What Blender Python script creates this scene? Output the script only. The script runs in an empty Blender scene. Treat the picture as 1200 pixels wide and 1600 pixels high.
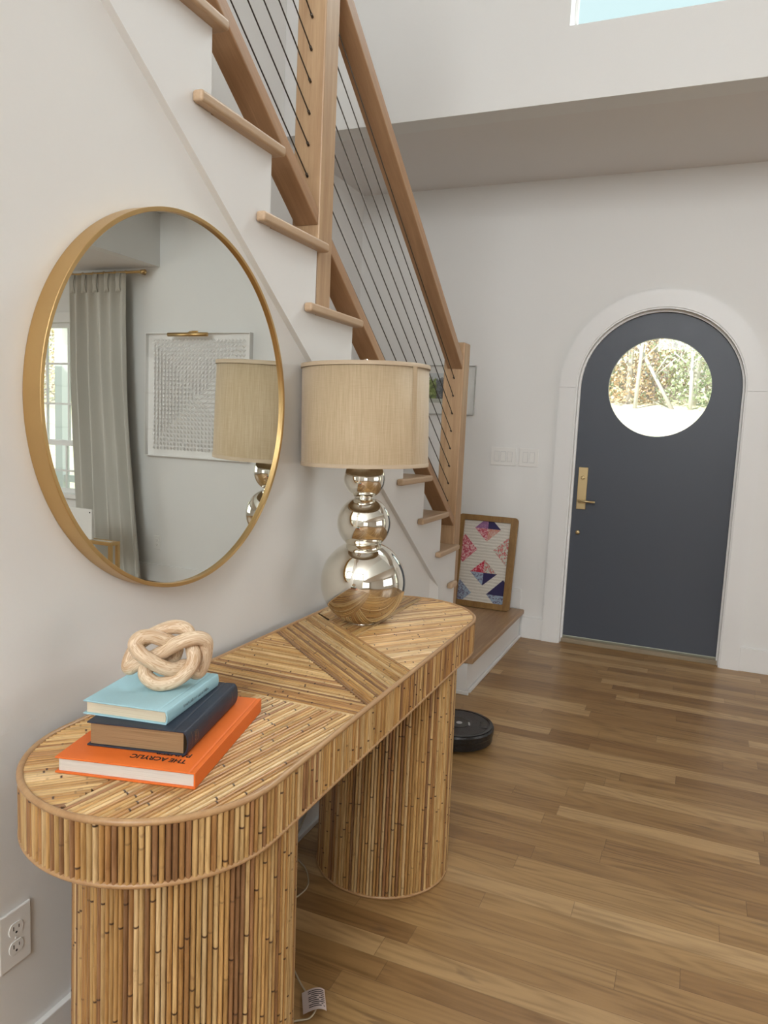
import bpy, bmesh, math, random
from mathutils import Vector, Matrix
random.seed(7)
C = bpy.context.scene.collection
SC = bpy.context.scene
PI = math.pi

# ------------------------------------------------------------------ camera
R = [[0.9191006743502111, 0.08659287823709678, -0.3843899372350978],
     [0.3915043053416554, -0.09057304249107809, 0.9157078698323267],
     [0.044478413954804556, -0.9921180360282364, -0.11714722907324931]]
cam = bpy.data.cameras.new('camera'); camo = bpy.data.objects.new('camera', cam); C.objects.link(camo)
camo.matrix_world = Matrix(((R[0][0], -R[0][1], -R[0][2], 0), (R[1][0], -R[1][1], -R[1][2], 0),
                            (R[2][0], -R[2][1], -R[2][2], 1.45), (0, 0, 0, 1)))
cam.sensor_fit = 'VERTICAL'; cam.sensor_height = 36; cam.sensor_width = 27; cam.lens = 36*1153.25/1600
cam.clip_start = .02; cam.clip_end = 200
SC.camera = camo
# ------------------------------------------------------------------ world, sun, window lights, exposure
SC.view_settings.view_transform = 'Standard'; SC.view_settings.look = 'None'
SC.view_settings.gamma = 1; SC.view_settings.use_curve_mapping = False
SC.view_settings.exposure = 0.35
W = bpy.data.worlds.new('sky'); SC.world = W; W.use_nodes = True
bg = W.node_tree.nodes['Background']; bg.inputs[0].default_value = (.58, .76, .78, 1); bg.inputs[1].default_value = 1.0
def lamp(name, kind, loc, rot, energy, color, size=None, size_y=None, angle=None):
    l = bpy.data.lights.new(name, kind); l.energy = energy; l.color = color
    if kind == 'AREA':
        l.shape = 'RECTANGLE'; l.size = size; l.size_y = size_y
    if angle: l.angle = angle
    o = bpy.data.objects.new(name, l); C.objects.link(o); o.location = loc; o.rotation_euler = rot
    return o
lamp('sun', 'SUN', (0, -5, 20), (math.radians(48), 0, math.radians(-20)), 6.5, (1, .97, .9), angle=.02)
# daylight entering by the windows behind and beside the photographer
lamp('daylight_back_upper', 'AREA', (.35, -4.42, 4.0), (PI/2, 0, 0), 185, (.95, .98, 1), 2.4, 1.9)
# bright open sky above the loft window, outside
lamp('daylight_loft', 'AREA', (-.1, 5.6, 6.6), (math.radians(-52), 0, 0), 330, (.9, .97, 1), 3.0, 2.2)
lamp('daylight_back_lower', 'AREA', (3.2, -4.42, 1.35), (PI/2, 0, 0), 22, (1, .99, .97), 2.8, 1.9)
lamp('daylight_side', 'AREA', (5.42, 2.6, 1.5), (0, PI/2, 0), 38, (1, .99, .97), 1.6, 3.2)

# ------------------------------------------------------------------ helpers
class MB:
    def __init__(s): s.v = []; s.f = []; s.sm = []; s.col = {}; s.uv = {}
    def add(s, vs, fs, smooth=False, cols=None, uvs=None):
        o = len(s.v); s.v += [tuple(v) for v in vs]
        for i, f in enumerate(fs): s.f.append(tuple(k+o for k in f)); s.sm.append(smooth)
        if cols:
            for i, c in enumerate(cols): s.col[o+i] = c
        if uvs:
            for i, c in enumerate(uvs): s.uv[o+i] = c
        return s
    def box(s, x0, x1, y0, y1, z0, z1):
        return s.add([(x0,y0,z0),(x1,y0,z0),(x1,y1,z0),(x0,y1,z0),(x0,y0,z1),(x1,y0,z1),(x1,y1,z1),(x0,y1,z1)],
              [(0,3,2,1),(4,5,6,7),(0,1,5,4),(1,2,6,5),(2,3,7,6),(3,0,4,7)])
    def prism(s, pts, axis, a, b):
        # pts 2D polygon, extruded along axis between a and b
        def mk(p, t):
            return {'x': (t, p[0], p[1]), 'y': (p[0], t, p[1]), 'z': (p[0], p[1], t)}[axis]
        n = len(pts)
        vs = [mk(p, a) for p in pts] + [mk(p, b) for p in pts]
        return s.add(vs, [tuple(range(n))[::-1], tuple(range(n, 2*n))] + [(i, (i+1) % n, n+(i+1) % n, n+i) for i in range(n)])
    def quad(s, a, b, c, d): return s.add([a, b, c, d], [(0,1,2,3)])
    def lathe(s, prof, cx=0, cy=0, n=64, smooth=True):
        vs = []; fs = []
        for r, z in prof:
            for i in range(n):
                a = 2*PI*i/n; vs.append((cx+r*math.cos(a), cy+r*math.sin(a), z))
        for j in range(len(prof)-1):
            for i in range(n):
                k = (i+1) % n; fs.append((j*n+i, j*n+k, (j+1)*n+k, (j+1)*n+i))
        s.add(vs, fs, smooth)
        return s
    def tube(s, pts, r, n=10, closed=False, cap=True, smooth=True, rads=None, uvs=False):
        P = [Vector(p) for p in pts]; m = len(P); T = []
        for i in range(m):
            a = P[(i-1) % m] if (closed or i > 0) else P[i]; b = P[(i+1) % m] if (closed or i < m-1) else P[i]
            T.append((b-a).normalized())
        up = Vector((0,0,1)) if abs(T[0].z) < .9 else Vector((1,0,0))
        N = (up - T[0]*up.dot(T[0])).normalized(); Ns = []
        for i in range(m):
            N = (N - T[i]*N.dot(T[i])).normalized(); Ns.append(N)
        tw = 0
        if closed:
            Nn = (Ns[-1] - T[0]*Ns[-1].dot(T[0])).normalized(); B = T[0].cross(Ns[0])
            tw = math.atan2(Nn.dot(B), Nn.dot(Ns[0]))
        vs = []; fs = []
        for i in range(m):
            Bn = T[i].cross(Ns[i]); rr = rads[i] if rads else r
            for k in range(n):
                a = 2*PI*k/n - tw*i/m
                vs.append(P[i] + (Ns[i]*math.cos(a) + Bn*math.sin(a))*rr)
        for i in range(m if closed else m-1):
            j = (i+1) % m
            for k in range(n):
                l = (k+1) % n; fs.append((i*n+k, i*n+l, j*n+l, j*n+k))
        if not closed and cap:
            fs.append(tuple(range(n))[::-1]); fs.append(tuple((m-1)*n+k for k in range(n)))
        return s.add(vs, fs, smooth, None, [(k/n, i/m) for i in range(m) for k in range(n)] if uvs else None)
    def build(s, name, mat, parent=None, bevel=0, seg=2, loc=None, local=False, smooth_all=False, solid=0):
        root = parent
        off = Vector((0,0,0))
        if loc is not None: off = Vector(loc)
        elif parent is not None and not local:
            p = parent
            while p is not None: off += p.location; p = p.parent
        me = bpy.data.meshes.new(name)
        vs = s.v if local else [tuple(Vector(v)-off) for v in s.v]
        me.from_pydata(vs, [], s.f); me.update()
        if s.col:
            at = me.color_attributes.new('col', 'FLOAT_COLOR', 'POINT')
            for i in range(len(s.v)):
                at.data[i].color = s.col.get(i, (1,1,1,1))
        if s.uv:
            uv = me.uv_layers.new(name='UVMap')
            for lp in me.loops: uv.data[lp.index].uv = s.uv.get(lp.vertex_index, (0,0))
        me.polygons.foreach_set('use_smooth', [True if smooth_all else b for b in s.sm])
        o = bpy.data.objects.new(name, me); C.objects.link(o)
        mats = mat if isinstance(mat, (list, tuple)) else [mat]
        for m in mats: me.materials.append(m)
        if parent is not None: o.parent = parent
        elif loc is not None: o.location = loc
        if bevel:
            b = o.modifiers.new('bevel', 'BEVEL'); b.width = bevel; b.segments = seg; b.limit_method = 'ANGLE'; b.angle_limit = math.radians(40)
        return o
def fixnormals(o):
    bm = bmesh.new(); bm.from_mesh(o.data); bmesh.ops.recalc_face_normals(bm, faces=bm.faces); bm.to_mesh(o.data); bm.free(); return o
def tag(o, label=None, cat=None, group=None, kind=None):
    if label: o['label'] = label
    if cat: o['category'] = cat
    if group: o['group'] = group
    if kind: o['kind'] = kind
    return o
def thing(name, loc, label, cat, rz=0, group=None):
    o = bpy.data.objects.new(name, None); o.empty_display_size = .05; C.objects.link(o)
    o.location = loc; o.rotation_euler = (0,0,rz); return tag(o, label, cat, group)
def struct(o, label=None, cat=None): return tag(o, label, cat, kind='structure')

# ------------------------------------------------------------------ materials
def mat(name):
    m = bpy.data.materials.new(name); m.use_nodes = True; nt = m.node_tree; b = nt.nodes['Principled BSDF']
    return m, nt, b
def node(nt, typ, props=None, **inp):
    n = nt.nodes.new(typ)
    for k, v in (props or {}).items(): setattr(n, k, v)
    for k, v in inp.items():
        key = int(k[1:]) if (k[0] == 'i' and k[1:].isdigit()) else k.replace('_', ' ')
        if hasattr(v, 'is_output') or isinstance(v, bpy.types.NodeSocket): nt.links.new(v, n.inputs[key])
        else: n.inputs[key].default_value = v
    return n
def math_(nt, op, a, b=0.0, c=None):
    n = node(nt, 'ShaderNodeMath', {'operation': op}, i0=a, i1=b)
    if c is not None: n.inputs[2].default_value = c
    return n.outputs[0]
def ramp(nt, fac, stops):
    n = nt.nodes.new('ShaderNodeValToRGB'); nt.links.new(fac, n.inputs[0]); e = n.color_ramp.elements
    while len(e) < len(stops): e.new(.5)
    for i, (p, c) in enumerate(stops): e[i].position = p; e[i].color = (*c, 1) if len(c) == 3 else c
    return n.outputs[0]
def mix(nt, fac, a, b, mode='MIX'):
    n = nt.nodes.new('ShaderNodeMix'); n.data_type = 'RGBA'; n.blend_type = mode
    for s, v in ((n.inputs[0], fac), (n.inputs[6], a), (n.inputs[7], b)):
        if isinstance(v, bpy.types.NodeSocket): nt.links.new(v, s)
        else: s.default_value = v if not isinstance(v, tuple) or len(v) == 4 else (*v, 1)
    return n.outputs[2]
def simple(name, col, rough=.5, metal=0, bump=0, bscale=200, coat=0, spec=.5):
    m, nt, b = mat(name); b.inputs['Base Color'].default_value = (*col, 1); b.inputs['Roughness'].default_value = rough
    b.inputs['Metallic'].default_value = metal; b.inputs['Coat Weight'].default_value = coat; b.inputs['Specular IOR Level'].default_value = spec
    tc = node(nt, 'ShaderNodeTexCoord').outputs['Object']
    nz = node(nt, 'ShaderNodeTexNoise', Vector=tc, Scale=bscale, Detail=3.0)
    r = node(nt, 'ShaderNodeMapRange', Value=nz.outputs[0]); r.inputs[3].default_value = max(0, rough-.04); r.inputs[4].default_value = rough+.05
    nt.links.new(r.outputs[0], b.inputs['Roughness'])
    if bump:
        bp = node(nt, 'ShaderNodeBump', Strength=bump, Distance=.002, Height=nz.outputs[0]); nt.links.new(bp.outputs[0], b.inputs['Normal'])
    return m
def oak(name, axis='y', light=(.50,.315,.175), dark=(.36,.20,.10), rot=(0,0,0), rough=.42, scale=1.0):
    m, nt, b = mat(name); tc = node(nt, 'ShaderNodeTexCoord').outputs['Object']
    mp0 = node(nt, 'ShaderNodeMapping', Vector=tc); mp0.inputs['Rotation'].default_value = rot
    sc = {'x': (1.2, 22, 22), 'y': (22, 1.2, 22), 'z': (22, 22, 1.2)}[axis]
    mp = node(nt, 'ShaderNodeMapping', Vector=mp0.outputs[0]); mp.inputs['Scale'].default_value = tuple(k*scale for k in sc)
    n1 = node(nt, 'ShaderNodeTexNoise', Vector=mp.outputs[0], Scale=1.3, Detail=5.0, Roughness=.6, Distortion=.4)
    mp2 = node(nt, 'ShaderNodeMapping', Vector=mp0.outputs[0]); mp2.inputs['Scale'].default_value = tuple(k*7*scale for k in sc)
    n2 = node(nt, 'ShaderNodeTexNoise', Vector=mp2.outputs[0], Scale=1.6, Detail=3.0)
    f = math_(nt, 'ADD', math_(nt, 'MULTIPLY', n1.outputs[0], .72), math_(nt, 'MULTIPLY', n2.outputs[0], .30))
    c = ramp(nt, f, [(.30, dark), (.50, tuple((a+b_)/2 for a, b_ in zip(light, dark))), (.68, light)])
    nt.links.new(c, b.inputs['Base Color']); b.inputs['Roughness'].default_value = rough
    bp = node(nt, 'ShaderNodeBump', Strength=.12, Distance=.001, Height=n2.outputs[0]); nt.links.new(bp.outputs[0], b.inputs['Normal'])
    return m
M = {}
M['wall'] = simple('wall_paint', (.79,.785,.765), .62, bump=.12, bscale=90)
M['white'] = simple('trim_paint', (.795,.79,.775), .38, bump=.03, bscale=60)
M['ceil'] = simple('ceiling_paint', (.78,.755,.735), .8, bump=.05)
M['oak_y'] = oak('oak_tread', 'x')
M['oak_stairs'] = oak('oak_nosing', 'y', light=(.58,.42,.275), dark=(.45,.30,.185))
M['oak_z'] = oak('oak_post', 'z', light=(.56,.38,.22), dark=(.37,.22,.115))
M['oak_rail'] = oak('oak_rail', 'y', light=(.48,.295,.165), dark=(.33,.185,.095), rot=(math.radians(35), 0, 0))
M['cable'] = simple('cable_steel', (.10,.085,.07), .4, .9)
M['gold'] = simple('brushed_brass', (.62,.42,.19), .34, 1, bump=.05, bscale=300)
M['brass'] = simple('satin_brass', (.60,.47,.26), .38, 1)
M['silver'] = simple('mercury_glass', (.82,.79,.71), .035, 1)
M['door'] = simple('door_paint', (.062,.072,.092), .42, bump=.04, bscale=40)
M['plastic'] = simple('white_plastic', (.82,.81,.78), .3)
M['dark'] = simple('dark_slot', (.02,.02,.02), .6)
M['black'] = simple('black_plastic', (.012,.012,.013), .28)
M['blackgloss'] = simple('black_gloss', (.014,.013,.014), .12)
M['grey'] = simple('grey_button', (.45,.45,.46), .35)
M['backing'] = simple('rattan_backing', (.055,.026,.012), .8)  # colour darkened to deepen the shade in the grooves between canes

def glass(name, tint=(1,1,1)):
    m, nt, b = mat(name); out = nt.nodes['Material Output']
    tr = node(nt, 'ShaderNodeBsdfTransparent'); tr.inputs[0].default_value = (*tint, 1)
    gl = node(nt, 'ShaderNodeBsdfGlossy'); gl.inputs['Roughness'].default_value = .02
    lw = node(nt, 'ShaderNodeLayerWeight'); lw.inputs[0].default_value = .5
    fr = math_(nt, 'ADD', math_(nt, 'MULTIPLY', math_(nt, 'POWER', lw.outputs['Facing'], 5.), .9), .04); mx = node(nt, 'ShaderNodeMixShader', i0=fr, i1=tr.outputs[0], i2=gl.outputs[0])
    nt.links.new(mx.outputs[0], out.inputs[0]); return m
M['glass'] = glass('window_glass', (.98,.99,.985))
M['acrylic'] = glass('clear_acrylic', (1,1,1))
M['mirror'] = simple('mirror_silver', (.80,.835,.81), .0, 1)
for n in list(M['mirror'].node_tree.links):
    if n.to_socket.name == 'Roughness': M['mirror'].node_tree.links.remove(n)
M['mirror'].node_tree.nodes['Principled BSDF'].inputs['Roughness'].default_value = 0.0

# oak strip floor, boards along x, 83 mm wide
def floor_mat():
    m, nt, b = mat('oak_floor'); g = node(nt, 'ShaderNodeNewGeometry').outputs['Position']
    s = node(nt, 'ShaderNodeSeparateXYZ', Vector=g); x, y = s.outputs[0], s.outputs[1]
    ry = math_(nt, 'DIVIDE', math_(nt, 'SUBTRACT', y, 2.65-8.3), .083)
    row = math_(nt, 'FLOOR', ry); fy = math_(nt, 'FRACT', ry)
    w1 = node(nt, 'ShaderNodeTexWhiteNoise', {'noise_dimensions': '1D'}, W=row)
    L = math_(nt, 'ADD', math_(nt, 'MULTIPLY', w1.outputs[0], .7), .65)
    w1b = node(nt, 'ShaderNodeTexWhiteNoise', {'noise_dimensions': '1D'}, W=math_(nt, 'ADD', row, 57.3))
    px = math_(nt, 'ADD', math_(nt, 'DIVIDE', math_(nt, 'ADD', x, 20.), L), math_(nt, 'MULTIPLY', w1b.outputs[0], 9.))
    ix = math_(nt, 'FLOOR', px); fx = math_(nt, 'FRACT', px)
    cv = node(nt, 'ShaderNodeCombineXYZ', X=row, Y=ix)
    w2 = node(nt, 'ShaderNodeTexWhiteNoise', {'noise_dimensions': '2D'}, Vector=cv.outputs[0])
    tone = ramp(nt, w2.outputs[0], [(0, (.265,.140,.050)), (.25, (.315,.174,.064)), (.55, (.36,.207,.080)), (.8, (.405,.242,.098)), (1, (.53,.345,.165))])
    offs = math_(nt, 'MULTIPLY', w2.outputs[0], 40.)
    gv = node(nt, 'ShaderNodeCombineXYZ', X=math_(nt, 'MULTIPLY', x, 2.2), Y=math_(nt, 'MULTIPLY', y, 34.), Z=offs)
    n1 = node(nt, 'ShaderNodeTexNoise', Vector=gv.outputs[0], Scale=1.0, Detail=5.0, Roughness=.6, Distortion=.8)
    # cathedral figure: distance warped rings
    gv2 = node(nt, 'ShaderNodeCombineXYZ', X=math_(nt, 'MULTIPLY', x, 1.1), Y=math_(nt, 'MULTIPLY', y, 9.), Z=offs)
    n2 = node(nt, 'ShaderNodeTexNoise', Vector=gv2.outputs[0], Scale=1.0, Detail=1.0)
    rings = math_(nt, 'SINE', math_(nt, 'MULTIPLY', n2.outputs[0], 75.))
    rings = math_(nt, 'MULTIPLY', math_(nt, 'ADD', rings, 1.), .5)
    f = math_(nt, 'ADD', math_(nt, 'MULTIPLY', n1.outputs[0], .8), math_(nt, 'MULTIPLY', rings, .16))
    k = ramp(nt, f, [(.25, (.66,.62,.56)), (.5, (1,1,1)), (.75, (1.16,1.17,1.18))])
    c = mix(nt, 1.0, tone, k, 'MULTIPLY')
    # knots and mineral streaks
    gv3 = node(nt, 'ShaderNodeCombineXYZ', X=math_(nt, 'MULTIPLY', x, 2.), Y=math_(nt, 'MULTIPLY', y, 14.), Z=offs)
    n3 = node(nt, 'ShaderNodeTexNoise', Vector=gv3.outputs[0], Scale=1.3, Detail=3.0, Distortion=1.2)
    st = ramp(nt, n3.outputs[0], [(.66, (0,0,0)), (.74, (1,1,1))])
    c = mix(nt, math_(nt, 'MULTIPLY', st, .45), c, (.10,.055,.03), 'MIX')
    e1 = math_(nt, 'LESS_THAN', fy, .022)
    e2 = math_(nt, 'LESS_THAN', math_(nt, 'MULTIPLY', fx, L), .0022)
    e = math_(nt, 'MAXIMUM', e1, e2)
    c = mix(nt, math_(nt, 'MULTIPLY', e, .42), c, (.09,.045,.02))
    nt.links.new(c, b.inputs['Base Color'])
    r = node(nt, 'ShaderNodeMapRange', Value=n1.outputs[0]); r.inputs[3].default_value = .30; r.inputs[4].default_value = .42
    nt.links.new(r.outputs[0], b.inputs['Roughness'])
    bp = node(nt, 'ShaderNodeBump', Strength=.25, Distance=.0012, Height=math_(nt, 'SUBTRACT', math_(nt, 'MULTIPLY', n1.outputs[0], .25), e))
    nt.links.new(bp.outputs[0], b.inputs['Normal']); return m
M['floor'] = floor_mat()

def rattan_mat():
    m, nt, b = mat('rattan_cane'); a = node(nt, 'ShaderNodeAttribute', {'attribute_name': 'col'})
    uv = node(nt, 'ShaderNodeUVMap', {'uv_map': 'UVMap'}).outputs[0]
    mp = node(nt, 'ShaderNodeMapping', Vector=uv); mp.inputs['Scale'].default_value = (500, 14, 1)
    n = node(nt, 'ShaderNodeTexNoise', Vector=mp.outputs[0], Scale=1.0, Detail=3.0)
    k = ramp(nt, n.outputs[0], [(.3, (.66,.60,.52)), (.52, (1,1,1)), (.75, (1.12,1.13,1.15))])
    c = mix(nt, 1.0, a.outputs[0], k, 'MULTIPLY')
    mp2 = node(nt, 'ShaderNodeMapping', Vector=uv); mp2.inputs['Scale'].default_value = (60, 45, 1)
    n2 = node(nt, 'ShaderNodeTexNoise', Vector=mp2.outputs[0], Scale=1.0, Detail=4.0)
    sp = ramp(nt, n2.outputs[0], [(.64, (0,0,0)), (.72, (1,1,1))])
    c = mix(nt, math_(nt, 'MULTIPLY', sp, .4), c, (.16,.07,.03))
    nt.links.new(c, b.inputs['Base Color']); b.inputs['Roughness'].default_value = .36; b.inputs['Coat Weight'].default_value = .25; b.inputs['Coat Roughness'].default_value = .25
    bp = node(nt, 'ShaderNodeBump', Strength=.15, Distance=.001, Height=n.outputs[0]); nt.links.new(bp.outputs[0], b.inputs['Normal'])
    return m
M['rattan'] = rattan_mat()
M['canetrim'] = oak('rattan_trim', 'y', light=(.52,.32,.155), dark=(.38,.205,.09), rough=.35)

# ------------------------------------------------------------------ key dimensions
XW, XS, YD, YS, ZS = -1.183, -1.163, 5.10, 3.952, 3.106
XB = 1.978          # bulkhead edge of the low dining ceiling
XL = -2.41          # wall behind the stairs
RUN, RISE = .2793, .1969
def ry(k): return 1.849 + RUN*k
def tz(k): return 2.2098 - RISE*k
def skz(y): return 1.891 - .708*(y-1.766)

# ------------------------------------------------------------------ room shell
f = MB(); f.box(XL-.1, 5.6, -4.6, 5.27, -.12, 0)
struct(f.build('floor', M['floor']), 'honey oak strip floor')
m = MB()
m.add([(XW,-4.5,0),(XW,3.45,0),(XS-.001,3.53,0),(XS-.001,3.80,0),
       (XS-.001,3.80,.72),(XS-.001,3.53,.72),(XW,3.45,skz(3.45)+.02),(XW,-3.19,5.4),(XW,-4.5,5.4)],
      [(0,1,6,7,8),(1,2,5,6),(2,3,4,5)])
wl = struct(m.build('wall_left', M['wall']), 'white wall under the staircase')
# scuffed paint chips on that wall
ch = MB()
for (y, z, a, l) in ((.975,.826,.05,.03),(1.035,.833,.1,.012),(1.052,.830,-.5,.008),(1.068,.835,.3,.01),(1.10,.836,.1,.014),(1.12,.838,.4,.008),(1.088,.831,.9,.006),(1.045,.829,1.2,.006)):
    dy, dz = math.cos(a)*l/2, math.sin(a)*l/2; w = .0011
    ch.add([(XW+.0008,y-dy,z-dz-w),(XW+.0012,y+dy,z+dz-w*.3),(XW+.0012,y+dy*.8,z+dz+w),(XW+.0008,y-dy*.7,z-dz+w)], [(0,1,2,3)])
ch.build('paint_chip', M['plastic'], wl)
m = MB(); m.box(XL-.1, XL, -4.6, 5.2, 0, 5.5)
struct(m.build('wall_stair', M['wall']))
# front wall with arched door opening and dining window opening
ACX, ACZ, AR = -.272, 1.755, .515
WX0, WX1, WZ0, WZ1 = 2.72, 3.92, .70, 2.235
m = MB(); T_ = .16
m.box(XL, ACX-AR, YD, YD+T_, 0, ZS+.05)
m.box(ACX+AR, WX0, YD, YD+T_, 0, ZS+.05)
m.box(WX1, 5.6, YD, YD+T_, 0, ZS+.05)
m.box(WX0, WX1, YD, YD+T_, 0, WZ0); m.box(WX0, WX1, YD, YD+T_, WZ1, ZS+.05)
N = 40
for i in range(N):
    a0, a1 = PI - PI*i/N, PI - PI*(i+1)/N
    p0 = (ACX+AR*math.cos(a0), ACZ+AR*math.sin(a0)); p1 = (ACX+AR*math.cos(a1), ACZ+AR*math.sin(a1))
    m.prism([p0, p1, (p1[0], ZS+.05), (p0[0], ZS+.05)], 'y', YD, YD+T_)
struct(m.build('wall_front', M['wall']), 'white wall around the arched front door')
# soffit over the entry, loft wall above it with a high window
m = MB(); m.box(XL, XB, YS+.002, YD+.1, ZS, ZS+.08); struct(m.build('ceiling_entry', M['ceil']), 'low flat ceiling over the front door')
LX0, LX1, LZ0, LZ1 = -.773, .55, 3.465, 4.7
m = MB(); y0, y1 = YS, YS+.15
m.box(XL, LX0, y0, y1, ZS-.0002, 5.4); m.box(LX1, XB, y0, y1, ZS-.0002, 5.4); m.box(LX0, LX1, y0, y1, ZS-.0002, LZ0); m.box(LX0, LX1, y0, y1, LZ1, 5.4)
struct(m.build('wall_loft', M['wall']), 'bright white upper wall above the entry ceiling')
m = MB(); m.box(XL-.1, XB+.1, -4.6, YS+.15, 5.4, 5.5); struct(m.build('ceiling_hall', M['ceil']))
m = MB(); m.box(XB+.002, 5.6, -4.6, YD+.1, 2.676, 2.78); struct(m.build('ceiling_dining', M['ceil']), 'low dining room ceiling seen in the mirror')
m = MB(); m.box(XB, XB+.1, -4.6, YD+.05, 2.6758, 5.4); struct(m.build('wall_bulkhead', M['wall']))
m = MB(); m.box(5.5, 5.6, -4.6, YD+.1, 0, 2.7); struct(m.build('wall_right', M['wall']))
m = MB(); m.box(XL-.1, 5.6, -4.6, -4.5, 0, 5.5); struct(m.build('wall_back', M['wall']))
# window frames set in front of the back and side daylight
def gridwin(name, axis, c, u0, u1, z0, z1, nu, nz, fw=.06, mw=.02, label=None, d=.05, pane=None):
    m = MB()
    def bx(a0, a1, b0, b1, dd=d):
        if axis == 'y': m.box(a0, a1, c-dd/2, c+dd/2, b0, b1)
        else: m.box(c-dd/2, c+dd/2, a0, a1, b0, b1)
    bx(u0-fw, u0, z0-fw, z1+fw); bx(u1, u1+fw, z0-fw, z1+fw); bx(u0, u1, z0-fw, z0); bx(u0, u1, z1, z1+fw)
    for i in range(1, nu): u = u0+(u1-u0)*i/nu; bx(u-mw/2, u+mw/2, z0, z1, d*.5)
    for i in range(1, nz): z = z0+(z1-z0)*i/nz; bx(u0, u1, z-mw/2, z+mw/2, d*.5)
    return struct(m.build(name, M['white']), label)
gridwin('window_3', 'y', -4.38, -.85, 1.55, 3.05, 4.95, 3, 2)
gridwin('window_4', 'y', -4.38, 1.8, 4.6, .4, 2.3, 4, 3)
gridwin('window_5', 'x', 5.38, 1.0, 4.2, .7, 2.3, 4, 3)
# loft window (window_1) : white frame and pane, deep reveal
m = MB()
yy = YS+.12
for a in ((LX0, LX0+.014, LZ0, LZ1), (LX1-.014, LX1, LZ0, LZ1), (LX0+.014, LX1-.014, LZ0, LZ0+.012), (LX0+.014, LX1-.014, LZ1-.012, LZ1)): m.box(a[0], a[1], yy, yy+.03, a[2], a[3])
w1 = struct(m.build('window_1', M['white']), 'high window with pale blue sky above the entry')
MB().quad((LX0, yy+.015, LZ0), (LX1, yy+.015, LZ0), (LX1, yy+.015, LZ1), (LX0, yy+.015, LZ1)).build('pane', M['glass'], w1)
# dining window (window_2), double hung with muntins
m = MB(); yf = YD+.06
xs = (WX0, WX1)
m.box(WX0-.09, WX0, YD-.02, YD+.0, WZ0-.02, WZ1+.08); m.box(WX1, WX1+.09, YD-.02, YD, WZ0-.02, WZ1+.08)
m.box(WX0-.09, WX1+.09, YD-.024, YD, WZ1, WZ1+.09); m.box(WX0-.12, WX1+.12, YD-.05, YD, WZ0-.045, WZ0-.005)
w2 = struct(m.build('window_2', M['white'], bevel=.002), 'double hung dining window beside the grey curtain')
for nm, z0, z1, yo in (('upper_sash', 1.14, WZ1, .05), ('lower_sash', WZ0, 1.17, .02)):
    m = MB(); a, b_ = YD+yo, YD+yo+.03
    m.box(WX0, WX0+.045, a, b_, z0, z1); m.box(WX1-.045, WX1, a, b_, z0, z1); m.box(WX0+.045, WX1-.045, a, b_, z0, z0+.04); m.box(WX0+.045, WX1-.045, a, b_, z1-.04, z1)
    for x in (3.055-.0, 3.32, 3.585): m.box(x-.009, x+.009, a+.005, b_-.005, z0+.04, z1-.04)
    for z in ((1.874, 1.510) if nm == 'upper_sash' else (.90,)): m.box(WX0+.045, WX1-.045, a+.006, b_-.006, z-.009, z+.009)
    s_ = m.build(nm, M['white'], w2)
    MB().quad((WX0+.045, a+.015, z0+.04), (WX1-.045, a+.015, z0+.04), (WX1-.045, a+.015, z1-.04), (WX0+.045, a+.015, z1-.04)).build('pane', M['glass'], s_)

# ------------------------------------------------------------------ baseboards and casing
def bb(name, pts): 
    m = MB()
    for a in pts: m.box(*a)
    return struct(m.build(name, M['white'], bevel=.002))
bb('baseboard_left', [(XW, XW+.014, -4.5, 3.46, 0, .165), (XW+.014, XW+.026, -4.5, 3.46, 0, .018)])
bb('baseboard_front', [(.353, WX0+3, YD-.014, YD, 0, .152), (-1.045, -.897, YD-.014, YD, 0, .152)])
bb('baseboard_landing', [(XL, -1.063, YD-.014, YD, .206, .345)])
bb('baseboard_back', [(XL, 5.5, -4.5, -4.486, 0, .15)])
bb('baseboard_right', [(5.486, 5.5, -4.48, YD-.02, 0, .15)])
def ringseg(m, r0, r1, y0, y1, a0=0, a1=PI, n=48, cx=ACX, cz=ACZ):
    for i in range(n):
        b0, b1 = a0+(a1-a0)*i/n, a0+(a1-a0)*(i+1)/n
        P = lambda r, a: (cx+r*math.cos(a), cz+r*math.sin(a))
        q = [P(r0,b0), P(r1,b0), P(r1,b1), P(r0,b1)]
        vs = [(x, y0, z) for x, z in q] + [(x, y1, z) for x, z in q]
        m.add(vs, [(0,1,2,3),(7,6,5,4),(1,5,6,2),(0,3,7,4)] + ([(0,4,5,1)] if i == 0 else []) + ([(3,2,6,7)] if i == n-1 else []))
m = MB(); ringseg(m, AR, .625, YD-.02, YD)
m.box(ACX-.625, ACX-AR, YD-.02, YD, 0, ACZ-.0015); m.box(ACX+AR, ACX+.625, YD-.02, YD, 0, ACZ-.0015)
struct(m.build('trim_1', M['white']), 'white arched casing around the front door')
m = MB(); ringseg(m, .505, AR+.004, YD-.012, YD+.10); ringseg(m, .492, .506, YD+.035, YD+.058)
for sx in (-1, 1):
    x = sorted((ACX+sx*.505, ACX+sx*(AR+.004))); m.box(x[0], x[1], YD-.012, YD+.10, .0, ACZ)
    x = sorted((ACX+sx*.492, ACX+sx*.506)); m.box(x[0], x[1], YD+.035, YD+.058, .0, ACZ)
struct(m.build('trim_2', M['white']), 'white jamb and stop moulding of the arched door')
M['sill'] = oak('weathered_sill', 'x', light=(.36,.29,.20), dark=(.22,.17,.11), rough=.6)
m = MB(); m.box(ACX-.50, ACX+.50, YD+.03, YD+.13, 0, .030)
struct(m.build('trim_3', M['sill'], bevel=.003), 'worn grey brown door sill')

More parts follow.
